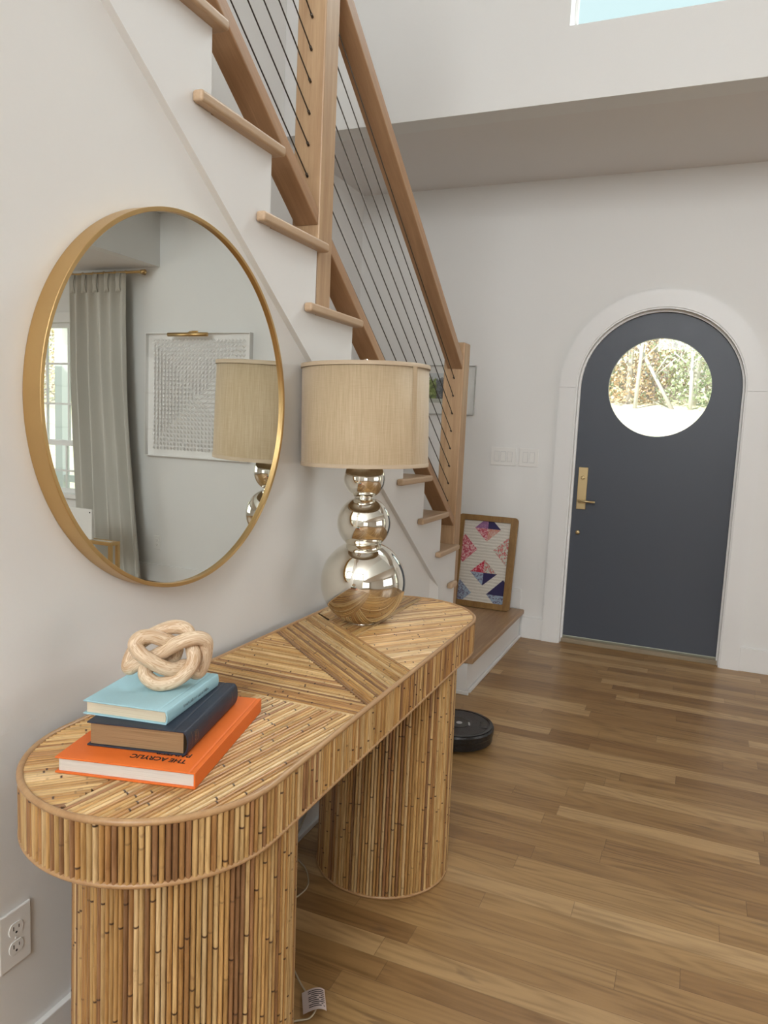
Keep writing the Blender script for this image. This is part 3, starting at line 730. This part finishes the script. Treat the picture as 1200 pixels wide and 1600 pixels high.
# side seam of the shade
a = math.radians(-22); m = MB(); ca, sa = math.cos(a), math.sin(a)
m.prism([(r0*ca-.001*sa*0, r0*sa), (( r0+.0015)*ca, (r0+.0015)*sa), ((r0+.0015)*math.cos(a+.09), (r0+.0015)*math.sin(a+.09)), (r0*math.cos(a+.09), r0*math.sin(a+.09))], 'z', z0+.01, z1-.01); m.build('seam_strip', M['shade'], sh, local=True)
m = MB()
for i in range(3): aa = 2*PI*i/3+.3; m.tube([(.004*math.cos(aa), .004*math.sin(aa), z1-.012), (.198*math.cos(aa), .198*math.sin(aa), z1-.006)], .0016, 6)
m.build('shade_spider', M['brass'], lampo, local=True)
m = MB(); m.lathe([(0, z1-.012),(.008, z1-.012),(.008,z1-.004),(.004,z1-.002),(.004,z1+.004),(.0085,z1+.010),(.009,z1+.015),(.006,z1+.021),(0,z1+.023)], n=24); m.build('finial', M['silver'], lampo, local=True)
# clear cord down behind the table, curling on the floor
M['cord'] = simple('clear_cord', (.50,.42,.30), .25)
cordp = catmull([(-1.02,2.26,.815),(-1.15,2.36,.812),(-1.168,2.37,.70),(-1.165,2.28,.2),(-1.14,2.05,.02),(-1.104,2.029,.004),(-1.056,1.995,.004),(-1.01,1.925,.004),(-1.012,1.86,.004),(-1.04,1.78,.004),(-.99,1.70,.004),(-.90,1.62,.004),(-.826,1.555,.004),(-.775,1.52,.006),(-.75,1.495,.012),(-.752,1.467,.006),(-.775,1.449,.004),(-.81,1.42,.004),(-.85,1.40,.004),(-.87,1.38,.004)], 6)[:-12]
m = MB(); m.tube(cordp, .0024, 8)
crd = tag(m.build('power_cord', M['cord'], loc=(-1.0,1.9,0)), 'clear lamp power cord curling on the floor behind the near table leg', 'cord')
M['tagpaper'] = simple('tag_paper', (.62,.50,.46), .5)
m = MB(); n = 10; rows = []
A0, B0 = Vector((-.806, 1.523, .010)), Vector((-.768, 1.462, .012))   # left edge (top, bottom)
for i in range(n+1):
    t = i/n; lift = .016*math.sin(t*PI*.9); sh_ = Vector((.050*math.sin(t*1.35), .030*t, lift))
    rows.append((A0+sh_, B0+sh_))
m.add([p for r_ in rows for p in r_], [(2*i, 2*i+1, 2*i+3, 2*i+2) for i in range(n)], True)
tg = m.build('warning_tag', M['tagpaper'], crd); tag(tg, 'small white printed tag')
m = MB()
for r_ in range(9):
    f0 = .10+.09*r_
    for i in range(2, n-1):
        if random.random() < .12: continue
        a_, b_ = rows[i], rows[i+1]
        q = [a_[0].lerp(a_[1], f0), a_[0].lerp(a_[1], f0+.038), b_[0].lerp(b_[1], f0+.038), b_[0].lerp(b_[1], f0)]
        m.add([v+Vector((0,0,.0006)) for v in q], [(0,1,2,3)])
m.build('printed_lines', M['ink'], tg)

# ------------------------------------------------------------------ round wall mirror
MY, MZ, MR, MD = 1.4724, 1.4782, .443, .0455
mr = thing('round_mirror', (XW, MY, MZ), 'round wall mirror with a thin deep brushed gold frame', 'mirror')
m = MB(); prof = [(MR, .0005), (MR, MD-.001), (MR-.001, MD), (MR-.0085, MD), (MR-.0095, MD-.001), (MR-.0095, MD-.012)]
m.lathe(prof, n=160, smooth=False); m.v = [(z, x, y) for x, y, z in m.v]
fr = m.build('mirror_frame', M['gold'], mr, local=True)
for i, p in enumerate(fr.data.polygons): p.use_smooth = True
es = fr.modifiers.new('es', 'EDGE_SPLIT'); es.split_angle = math.radians(30)
m = MB(); n = 128; m.add([(MD-.008, (MR-.009)*math.cos(2*PI*i/n), (MR-.009)*math.sin(2*PI*i/n)) for i in range(n)], [tuple(range(n))]); m.build('mirror_glass', M['mirror'], mr, local=True)
m = MB(); m.add([(.004, (MR-.002)*math.cos(2*PI*i/n), (MR-.002)*math.sin(2*PI*i/n)) for i in range(n)], [tuple(range(n))[::-1]]); m.build('backing_board', M['dark'], mr, local=True)

# ------------------------------------------------------------------ outlets and switches
def outlet(name, axis, c, u, z, label, group=None):
    o = thing(name, (c, u, z) if axis == 'x' else (u, c, z), label, 'outlet')
    if axis == 'y': o.rotation_euler = (0, 0, -PI/2)
    MB().box(0, .006, -.038, .038, -.061, .061).build('cover_plate', M['plastic'], o, local=True, bevel=.003, seg=3)
    for s_ in (-1, 1):
        zc = s_*.0195; m = MB(); vs = []
        for i in range(40):
            a = 2*PI*i/40; y = .0172*math.cos(a); z_ = max(-.0138, min(.0138, .0172*math.sin(a))); vs.append((y, zc+z_))
        m.prism(vs, 'x', .006, .0078); rc = m.build('receptacle', M['plastic'], o, local=True, bevel=.0004)
        m = MB(); m.box(.0078, .0081, -.0075, -.0055, zc-.001, zc+.0075); m.box(.0078, .0081, .0055, .0072, zc, zc+.0068); m.lathe([(0,0),(.0024,0),(.0024,.0003),(0,.0003)], n=12)
        k = len(m.v)-48
        for i in range(k, len(m.v)): x, y, z_ = m.v[i]; m.v[i] = (.0078+z_, x, zc-.0068+y)
        m.build('slot', M['dark'], rc, local=True)
    m = MB(); m.lathe([(0,0),(.003,0),(.0026,.001),(0,.0012)], n=16); m.v = [(.006+z_, x, y) for x, y, z_ in m.v]; m.build('screw', M['plastic'], o, local=True)
    return o
outlet('wall_outlet', 'x', XW, .992, .394, 'white duplex outlet on the left wall beside the near table leg')
outlet('wall_outlet', 'y', YD, 1.98, .345, 'white outlet low on the far wall seen in the mirror right of the curtain')
def switches(x0, x1, z0, z1, n, label):
    o = thing('light_switch', ((x0+x1)/2, YD, (z0+z1)/2), label, 'light switch'); 
    m = MB(); m.box(x0, x1, YD-.007, YD, z0, z1); m.build('switch_plate', M['plastic'], o, bevel=.002)
    w = (x1-x0)/(n+.25)
    for i in range(n):
        xc = (x0+x1)/2+(i-(n-1)/2)*.0465
        m = MB(); m.box(xc-.0175, xc+.0175, YD-.0078, YD-.0068, z0+.027, z1-.027); ifr = m.build('rocker_gap', M['grey'], o)
        m = MB(); tl = .004 if i % 2 else -.004
        zc, h = (z0+z1)/2, (z1-z0)/2-.0285
        m.add([(xc-.016,YD-.0078,zc-h),(xc+.016,YD-.0078,zc-h),(xc+.016,YD-.0078,zc+h),(xc-.016,YD-.0078,zc+h),(xc-.016,YD-.0105-tl*.5,zc-h),(xc+.016,YD-.0105-tl*.5,zc-h),(xc+.016,YD-.0105+tl*.5,zc+h),(xc-.016,YD-.0105+tl*.5,zc+h)],
              [(0,1,2,3),(4,7,6,5),(0,4,5,1),(3,2,6,7),(0,3,7,4),(1,5,6,2)]); m.build('rocker', M['plastic'], o, bevel=.0008)
    return o
switches(-1.343, -1.163, 1.205, 1.330, 3, 'white three-gang light switch plate, nearer the oak newel')
switches(-1.140, -1.007, 1.207, 1.333, 2, 'white two-gang light switch plate, nearer the arched door')

# ------------------------------------------------------------------ framed picture behind the newel
pc = thing('framed_picture', (-1.69, YD, 1.71), 'clear framed picture of a green tree and house behind the lower newel', 'picture')
m = MB(); M['mount'] = simple('pale_mount', (.78,.78,.75), .4); M['edge'] = simple('acrylic_edge', (.42,.42,.39), .25)
m.box(-1.893, -1.485, YD-.006, YD-.001, 1.545, 1.888); m.build('backing', M['mount'], pc)
m = MB()
for a in ((-1.895,-1.483,1.886,1.890),(-1.895,-1.483,1.543,1.547)): m.box(a[0], a[1], YD-.022, YD-.001, a[2], a[3])
for x in (-1.895, -1.487): m.box(x, x+.004, YD-.022, YD-.001, 1.547, 1.886)
m.build('frame_edge', M['edge'], pc)
def photo_mat():
    m, nt, b = mat('tree_photo'); g = node(nt, 'ShaderNodeTexCoord').outputs['Object']
    s_ = node(nt, 'ShaderNodeSeparateXYZ', Vector=g); x, z = s_.outputs[0], s_.outputs[2]
    n = node(nt, 'ShaderNodeTexNoise', Vector=g, Scale=38.0, Detail=6.0, Roughness=.7)
    leaf = ramp(nt, n.outputs[0], [(.35, (.07,.10,.03)), (.55, (.25,.33,.10)), (.7, (.5,.55,.3))])
    house = ramp(nt, n.outputs[0], [(.35, (.05,.055,.06)), (.6, (.22,.24,.26)), (.75, (.5,.52,.55))])
    sky = (.62,.66,.66)
    c = mix(nt, math_(nt, 'GREATER_THAN', math_(nt, 'ADD', x, math_(nt, 'MULTIPLY', n.outputs[0], .06)), -.052), leaf, house)
    top = math_(nt, 'GREATER_THAN', math_(nt, 'ADD', z, math_(nt, 'MULTIPLY', n.outputs[0], -.14)), .015)
    c = mix(nt, top, c, sky)
    low = math_(nt, 'LESS_THAN', z, -.055); c = mix(nt, low, c, (.50,.52,.46))
    nt.links.new(c, b.inputs['Base Color']); b.inputs['Roughness'].default_value = .3; return m
M['photo'] = photo_mat()
m = MB(); m.box(-1.83, -1.555, YD-.0085, YD-.0062, 1.625, 1.835); m.build('photo_print', M['photo'], pc)
m = MB(); m.quad((-1.89, YD-.02, 1.548), (-1.488, YD-.02, 1.548), (-1.488, YD-.02, 1.885), (-1.89, YD-.02, 1.885)); m.build('clear_cover', M['acrylic'], pc)

# ------------------------------------------------------------------ framed quilt leaning on the landing
O = Vector((-1.10, 4.958, .2055)); U = Vector((0,.112,.622)).normalized(); X_ = Vector((1,0,0)); Nq = X_.cross(U)  # toward viewer
if Nq.y > 0: Nq = -Nq
qt = thing('framed_quilt', tuple(O+X_*-.21), 'wooden framed patchwork quilt with navy, pink and blue diamonds leaning by the newel', 'framed quilt')
def Q(u, v, d=0): return O + X_*u + U*v + Nq*d
def qprism(m, pts, d0, d1):
    n = len(pts); m.add([Q(u,v,d0) for u,v in pts]+[Q(u,v,d1) for u,v in pts], [tuple(range(n))[::-1], tuple(range(n,2*n))]+[(i,(i+1)%n,n+(i+1)%n,n+i) for i in range(n)])
UL, UR, VT = -.432, -.006, .648
def rr(u0, u1, v0, v1, r, n=6):
    P = []
    for cu, cv, a0 in ((u1-r, v1-r, 0), (u0+r, v1-r, 90), (u0+r, v0+r, 180), (u1-r, v0+r, 270)):
        for i in range(n+1): a = math.radians(a0+90*i/n); P.append((cu+r*math.cos(a), cv+r*math.sin(a)))
    return P
M['qframe'] = oak('quilt_frame_wood', 'z', light=(.33,.185,.055), dark=(.19,.095,.025), rough=.4)
m = MB(); Po = rr(UL, UR, 0, VT, .025); Pi = rr(UL+.042, UR-.050, .040, VT-.040, .004); n = len(Po)
vs = [Q(*p, d) for d in (0, .025) for P in (Po, Pi) for p in P]
fs = []
for i in range(n):
    j = (i+1) % n; fs += [(i,j,n+j,n+i), (2*n+i,3*n+i,3*n+j,2*n+j), (i,2*n+i,2*n+j,j), (n+i,n+j,3*n+j,3*n+i)]
m.add(vs, fs); fixnormals(m.build('quilt_frame', M['qframe'], qt, bevel=.002))
def cloth(name, c1, c2=None, scale=60, c3=None, wave=False):
    m, nt, b = mat(name); tc = node(nt, 'ShaderNodeTexCoord').outputs['Object']
    n = node(nt, 'ShaderNodeTexNoise', Vector=tc, Scale=float(scale), Detail=2.0, Distortion=1.0)
    if c2: c = ramp(nt, n.outputs[0], [(.42, c1), (.5, c3 or c1), (.56, c2)]); nt.links.new(c, b.inputs['Base Color'])
    else: b.inputs['Base Color'].default_value = (*c1, 1)
    b.inputs['Roughness'].default_value = .9
    if wave:
        s_ = node(nt, 'ShaderNodeSeparateXYZ', Vector=tc)
        w = math_(nt, 'SINE', math_(nt, 'ADD', math_(nt, 'MULTIPLY', s_.outputs[2], 300.), math_(nt, 'MULTIPLY', n.outputs[0], 3.)))
        w2 = math_(nt, 'ADD', w, math_(nt, 'SINE', math_(nt, 'MULTIPLY', s_.outputs[0], 60.)))
        bp = node(nt, 'ShaderNodeBump', Strength=.5, Distance=.003, Height=w); nt.links.new(bp.outputs[0], b.inputs['Normal'])
        line = math_(nt, 'LESS_THAN', w, -.86); nt.links.new(mix(nt, math_(nt, 'MULTIPLY', line, .22), (*c1,1), (.38,.33,.26,1)), b.inputs['Base Color'])
    return m
M['q_white'] = cloth('quilt_cream', (.70,.67,.60), wave=True); M['q_navy'] = cloth('quilt_navy', (.035,.028,.095)); M['q_pink'] = cloth('quilt_pink', (.48,.07,.11), (.75,.50,.50), 90, (.62,.18,.22))
M['q_red'] = cloth('quilt_red', (.50,.03,.06), (.70,.35,.38), 70); M['q_mauve'] = cloth('quilt_mauve', (.30,.14,.30), (.42,.22,.36), 60); M['q_blue'] = cloth('quilt_blue', (.30,.38,.50), (.16,.14,.22), 70, (.38,.48,.58))
M['q_flower'] = cloth('quilt_floral', (.62,.60,.52), (.60,.14,.14), 80, (.42,.50,.42)); M['q_peach'] = cloth('quilt_peach', (.62,.30,.20), (.66,.52,.42), 90, (.50,.12,.16))
m = MB(); qprism(m, [(UL+.030,.030),(UR-.035,.030),(UR-.035,VT-.030),(UL+.030,VT-.030)], .004, .009); m.build('quilt_cloth', M['q_white'], qt)
def patch(pts, mt):
    u0, u1, v0, v1 = UL+.042, UR-.050, .040, VT-.040
    for a, b_, c in ((1,0,u1),(-1,0,-u0),(0,1,v1),(0,-1,-v0)): pts = clip_poly(pts, a, b_, c)
    m = MB(); qprism(m, pts, .009, .0096); fixnormals(m.build('quilt_patch', M[mt], qt))
def dia(cu, cv, hu, hv, q):   # quadrant colours NE, NW, SW, SE
    c = (cu, cv); E_, N_, W_, S_ = (cu+hu, cv), (cu, cv+hv), (cu-hu, cv), (cu, cv-hv)
    for tri, k in (((c,E_,N_),0), ((c,N_,W_),1), ((c,W_,S_),2), ((c,S_,E_),3)):
        if q[k]: patch(list(tri), q[k])
dia(-.217,.556,.094,.090,['q_navy','q_mauve','q_pink','q_peach'])
dia(-.376,.404,.097,.099,['q_pink']*4)
dia(-.066,.408,.098,.098,['q_flower','q_flower','q_flower','q_flower'])
dia(-.217,.245,.098,.090,['q_flower','q_red','q_blue','q_navy'])
dia(-.381,.095,.090,.085,['q_blue','q_blue','q_blue','q_blue'])
dia(-.072,.098,.110,.112,['q_navy','q_navy','q_blue','q_blue'])

# ------------------------------------------------------------------ robot vacuum
rx_, ry_ = -.926, 3.20
rv = thing('robot_vacuum', (rx_, ry_, 0), 'round black robot vacuum on the oak floor behind the far table leg', 'robot vacuum')
m = MB(); m.lathe([(0,.012),(.155,.012),(.166,.020),(.168,.050),(.171,.055),(.172,.078),(.168,.086),(0,.086)], rx_, ry_, 80, False); b0 = m.build('body', M['black'], rv)
for p in b0.data.polygons: p.use_smooth = True
b0.modifiers.new('es', 'EDGE_SPLIT').split_angle = math.radians(25)
m = MB(); m.lathe([(.163,.0862),(.163,.089),(.150,.090),(.150,.0865)], rx_, ry_, 80, False); m.build('top_ring', M['blackgloss'], rv)
m = MB(); m.lathe([(0,.0885),(.146,.0885),(.146,.0862)], rx_, ry_, 64, False); m.build('top_plate', M['black'], rv)
m = MB(); m.lathe([(0,.090),(.062,.090),(.062,.0886)], rx_, ry_, 48, False); m.build('center_disc', M['blackgloss'], rv)
def rbox(nm, cx, cy, w, l, z0, z1, rz, mt):
    m = MB(); m.box(-w/2, w/2, -l/2, l/2, z0, z1); c, s_ = math.cos(rz), math.sin(rz)
    m.v = [(cx+x*c-y*s_, cy+x*s_+y*c, z) for x, y, z in m.v]; return m.build(nm, M[mt], rv, bevel=.002)
rbox('handle_recess', -.805, 3.225, .03, .07, .0886, .0905, .3, 'blackgloss'); rbox('status_light', -.868, 3.20, .008, .034, .090, .0935, .35, 'grey')
m = MB(); m.lathe([(0,.0915),(.014,.0915),(.014,.090)], -.914, 3.195, 24, False); m.build('power_button', M['grey'], rv)
for s_ in (-1, 1): rbox('wheel', rx_+s_*.11, ry_, .02, .06, 0, .03, 0, 'black')

# ------------------------------------------------------------------ dining side seen in the mirror
# curtain
M['curtain'] = fabric('grey_linen', (.60,.585,.53), .85)
cu = thing('curtain', (2.5, 4.99, 0), 'long grey linen curtain panel with pinch pleats seen in the mirror', 'curtain')
def curtain_mesh():
    m = MB(); nu, nv = 160, 40; vs = []
    for j in range(nv+1):
        v = j/nv; z = 2.60*(1-v)+.012
        xl = 2.235 - (.215*v**1.5); xr = 2.862 - .13*v**1.2
        for i in range(nu+1):
            u = i/nu; amp = (.014+.03*min(1, v*3))*(1+.25*math.sin(u*9+v*2)); ph = u*2*PI*5.0+.9*math.sin(v*1.7+u*2)*v
            y = 4.985 - amp*math.sin(ph) - .012*math.sin(ph*2+v*3)*v - .02*v
            vs.append((xl+(xr-xl)*u + .012*math.cos(ph)*min(1,v*3), y, z))
    fs = [(j*(nu+1)+i, j*(nu+1)+i+1, (j+1)*(nu+1)+i+1, (j+1)*(nu+1)+i) for j in range(nv) for i in range(nu)]
    m.add(vs, fs, True); return m
cp_ = curtain_mesh().build('curtain_panel', M['curtain'], cu); cp_.modifiers.new('sol', 'SOLIDIFY').thickness = .002
for i in range(5):
    xc = 2.235+.627*(i+.5)/5; m = MB()
    for dx in (-.012, 0, .012): m.tube([(xc+dx*1.3, 4.962, 2.612), (xc+dx, 4.955, 2.56), (xc+dx*.8, 4.957, 2.51), (xc+dx*1.6, 4.962, 2.46)], .008, 8)
    m.build('pinch_pleat', M['curtain'], cp_)
rd = thing('curtain_rod', (3.2, 4.99, 2.62), 'slim brass curtain rod above the window seen in the mirror', 'curtain rod')
MB().tube([(2.08,5.0,2.622),(4.5,5.0,2.622)], .011, 12).build('rod', M['gold'], rd)
m = MB(); m.tube([(2.045,5.0,2.622),(2.085,5.0,2.622)], .017, 16); m.build('end_cap', M['gold'], rd)
for x in (2.13, 4.4):
    MB().tube([(x,5.0,2.622),(x,5.099,2.622)], .007, 8).build('bracket', M['gold'], rd)
for i in range(6):
    x = 2.25+.118*i; MB().tube([(x+.0, 5.0+.016*math.cos(a), 2.622+.016*math.sin(a)) for a in [2*PI*k/16 for k in range(16)]], .002, 6, closed=True).build('ring', M['gold'], rd)
# white relief art in a shadow box
AX0, AX1, AZ0, AZ1 = 1.045, 2.085, 1.10, 2.13
art = thing('relief_artwork', ((AX0+AX1)/2, YD, AZ0), 'square white folded paper relief in a clear box frame seen in the mirror', 'artwork')
M['paper'] = simple('relief_paper', (.90,.885,.86), .5)
m = MB(); m.box(AX0+.005, AX1-.005, YD-.012, YD-.001, AZ0+.005, AZ1-.005); m.build('backing', M['paper'], art)
m = MB(); n = 26; s0 = (AX1-AX0-.12)/n
for i in range(n):
    for j in range(n):
        x, z = AX0+.06+(i+.5)*s0, AZ0+.06+(j+.5)*s0
        u, v = (i-n/2+.5), (j-n/2+.5)
        if abs(u) > abs(v): ang = 0 if u > 0 else PI
        else: ang = PI/2 if v > 0 else -PI/2
        ang += PI/4+.12*max(abs(u), abs(v)); c, s_ = math.cos(ang), math.sin(ang); h = s0*.52
        P = [(-h,-h*.8),(h,-h*.8),(0,h)]; P = [(x+a*c-b_*s_, z+a*s_+b_*c) for a, b_ in P]
        m.add([(P[0][0],YD-.0125,P[0][1]),(P[1][0],YD-.0125,P[1][1]),(P[2][0],YD-.042,P[2][1]),((P[0][0]+P[1][0])/2,YD-.024,(P[0][1]+P[1][1])/2)], [(0,3,2),(3,1,2),(0,2,1)])
m.build('paper_relief', M['paper'], art)
m = MB()
for a in ((AX0,AX1,AZ1-.006,AZ1),(AX0,AX1,AZ0,AZ0+.006)): m.box(a[0],a[1],YD-.048,YD-.0005,a[2],a[3])
for x in (AX0, AX1-.006): m.box(x, x+.006, YD-.048, YD-.0005, AZ0+.006, AZ1-.006)
m.build('box_frame', M['plastic'], art)
MB().quad((AX0+.006, YD-.045, AZ0+.006), (AX1-.006, YD-.045, AZ0+.006), (AX1-.006, YD-.045, AZ1-.006), (AX0+.006, YD-.045, AZ1-.006)).build('clear_cover', M['acrylic'], art)
pl = thing('picture_light', (1.687, YD, 2.13), 'short brass picture light over the white relief artwork', 'picture light')
MB().tube([(1.415,5.0,2.108),(1.805,5.0,2.108)], .016, 14).build('lamp_tube', M['gold'], pl)
m = MB(); m.tube([(1.61,5.0,2.115),(1.61,5.03,2.132),(1.61,5.099,2.136)], .007, 8); m.build('arm', M['gold'], pl)
MB().box(1.58, 1.64, 5.09, 5.0995, 2.131, 2.150).build('mounting_plate', M['gold'], pl, bevel=.002)
# gold framed bench with a white box
bn = thing('bench', (2.0, 4.35, 0), 'gold metal framed bench with a thin top seen low in the mirror', 'bench')
m = MB(); x0, x1, y0, y1, s_ = 1.66, 2.62, 4.2, 4.30, .026
m.box(x0, x1, y0, y0+s_, .464, .49); m.box(x0, x1, y1-s_, y1, .464, .49); m.box(x0, x0+s_, y0+s_, y1-s_, .464, .49); m.box(x1-s_, x1, y0+s_, y1-s_, .464, .49); m.build('top_frame', M['gold'], bn, bevel=.002)
for x in (x0, x1-s_):
    for y in (y0, y1-s_): MB().box(x, x+s_, y, y+s_, 0, .463).build('leg', M['gold'], bn, bevel=.002)
MB().box(x0+s_, x1-s_, y0+s_, y1-s_, .472, .486).build('seat_panel', M['plastic'], bn)
wb = tag(MB().box(1.865, 2.30, 4.225, 4.243, .491, .72).build('white_board', M['plastic'], loc=(2.08,4.235,.491), bevel=.002), 'plain white board standing on the gold framed bench', 'board')
m = MB(); m.lathe([(0,0),(.006,0),(.006,.0015),(0,.0015)], n=16); m.v = [(1.885+x, 4.2248-z, .695+y) for x, y, z in m.v]; m.build('hole_disc', M['dark'], wb)  # dark disc added to stand for the hole in the board's corner

# ------------------------------------------------------------------ outdoors
def ground_mat():
    m, nt, b = mat('lawn'); g = node(nt, 'ShaderNodeNewGeometry').outputs['Position']
    n = node(nt, 'ShaderNodeTexNoise', Vector=g, Scale=.35, Detail=6.0, Roughness=.7); n2 = node(nt, 'ShaderNodeTexNoise', Vector=g, Scale=6.0, Detail=4.0)
    c = ramp(nt, n.outputs[0], [(.38, (.78,.74,.66)), (.5, (.62,.64,.40)), (.62, (.80,.76,.70))])
    c = mix(nt, ramp(nt, n2.outputs[0], [(.5,(0,0,0)),(.6,(.7,.7,.7))]), c, (.62,.42,.34))
    nt.links.new(c, b.inputs['Base Color']); b.inputs['Roughness'].default_value = .95; return m
M['lawn'] = ground_mat()
def gz(y): return -.35 + max(0, min(y, 30)-7)*.145 + max(0, y-30)*.3
m = MB(); ys = [5.27, 7, 12, 18, 24, 30, 60]
m.add([(x, y, gz(y)) for y in ys for x in (-50, 70)], [(2*i, 2*i+1, 2*i+3, 2*i+2) for i in range(len(ys)-1)])
struct(m.build('ground', M['lawn'], loc=(0,20,0)), 'sunlit leaf strewn lawn rising behind the round door window')
M['bark'] = simple('pale_bark', (.60,.57,.53), .8, bump=.4, bscale=20)
LV = [(.66,.60,.32), (.66,.50,.34), (.48,.55,.36), (.56,.44,.42), (.60,.56,.50)]  # leaf tones paled, putting the bright outdoor haze into the colour
M['leaf'] = [fabric('autumn_leaves', c, .8) for c in LV]
TN = ['yellow', 'amber', 'green', 'russet', 'pale tan']
rnd = random.Random(5)
def tree(x, y, h, kind, where, lean=0, leaves=500, tr=.11):
    z = gz(y); o = thing('tree', (x, y, z), '', 'tree', group='autumn trees beyond the lawn')
    o['label'] = 'tree with %s leaves, %s' % (TN[kind], where)
    m = MB(); m.tube([(x, y, z-.05), (x+lean*.35*h, y, z+h*.35), (x+lean*h*.8, y, z+h*.8)], tr, 7, rads=[tr, tr*.8, tr*.35])
    for k in range(6):
        a = rnd.uniform(0, 2*PI); b0 = rnd.uniform(.25,.7)*h; ln = rnd.uniform(.12,.25)*h
        m.tube([(x+lean*b0, y, z+b0), (x+lean*b0+math.cos(a)*ln, y+math.sin(a)*ln, z+b0+ln*.8)], tr*.3, 5)
    m.build('trunk', M['bark'], o)
    m = MB()
    for k in range(leaves):
        t = rnd.uniform(.02, 1)**1.2; a = rnd.uniform(0, 2*PI); rr_ = rnd.uniform(.1, .36)*h*.5*(1.2-abs(t-.45))
        p = Vector((x+lean*h*t*.8+rr_*math.cos(a), y+rr_*math.sin(a), z+h*t)); s_ = rnd.uniform(.04,.10)
        d1 = Vector((rnd.uniform(-1,1), rnd.uniform(-1,1), rnd.uniform(-1,1))).normalized(); d2 = d1.cross(Vector((rnd.uniform(-1,1), rnd.uniform(-1,1), rnd.uniform(-1,1)))).normalized()
        m.add([p-d1*s_, p+d2*s_*.6, p+d1*s_, p-d2*s_*.6], [(0,1,2,3)])
    m.build('foliage', M['leaf'][kind], o)
ORD = ['first', 'second', 'third', 'fourth', 'fifth', 'sixth', 'seventh', 'eighth', 'ninth', 'tenth', 'eleventh', 'twelfth']
RD = ['%s of nine from the left behind the round door window' % o for o in ORD]
WD = ['%s of six from the left outside the dining window' % o for o in ORD]
for i in range(9):
    y = 27+(i % 3)*2.0; tree(y*(-.165+.205*i/8), y, rnd.uniform(7.5,10), [0,2,4,1,3][i % 5], RD[i], rnd.uniform(-.04,.04), 3000)
for i in range(6):
    y = 20+(i % 3)*2.2; tree(-2.3+y*(1.02+.22*i/5), y, rnd.uniform(7,9), [0,3,4,1][i % 4], WD[i], rnd.uniform(-.04,.04), 1500)
for x, y, le, wh, h in ((-2.04, 25.6, .04, 'pale upright trunk in the left half of the round window', 6), (-.89, 25.8, -.60, 'pale trunk leaning left toward the upright one', 4), (-.36, 25.7, -.04, 'thin pale trunk right of the leaning one', 3)):
    tree(x, y, h, 2, wh, le, 60, .07)
# porch outside the dining window
pr = thing('porch', (3.4, 6.6, -.35), 'white porch beam, post and railing outside the dining window', 'porch')
MB().box(1.2, 9.0, 6.5, 6.62, 2.45, 2.75).build('beam', M['white'], pr)
for x in (1.4, 4.55, 7.6): MB().box(x, x+.11, 6.5, 6.61, -.35, 2.45).build('post', M['white'], pr)
MB().box(1.51, 7.6, 6.52, 6.58, .62, .70).build('rail', M['white'], pr)
MB().box(1.51, 7.6, 6.53, 6.57, .22, .27).build('rail', oak('porch_wood', 'x'), pr)
MB().box(1.2, 9.0, 5.27, 6.7, -.36, -.30).build('porch_floor', M['sill'], pr)
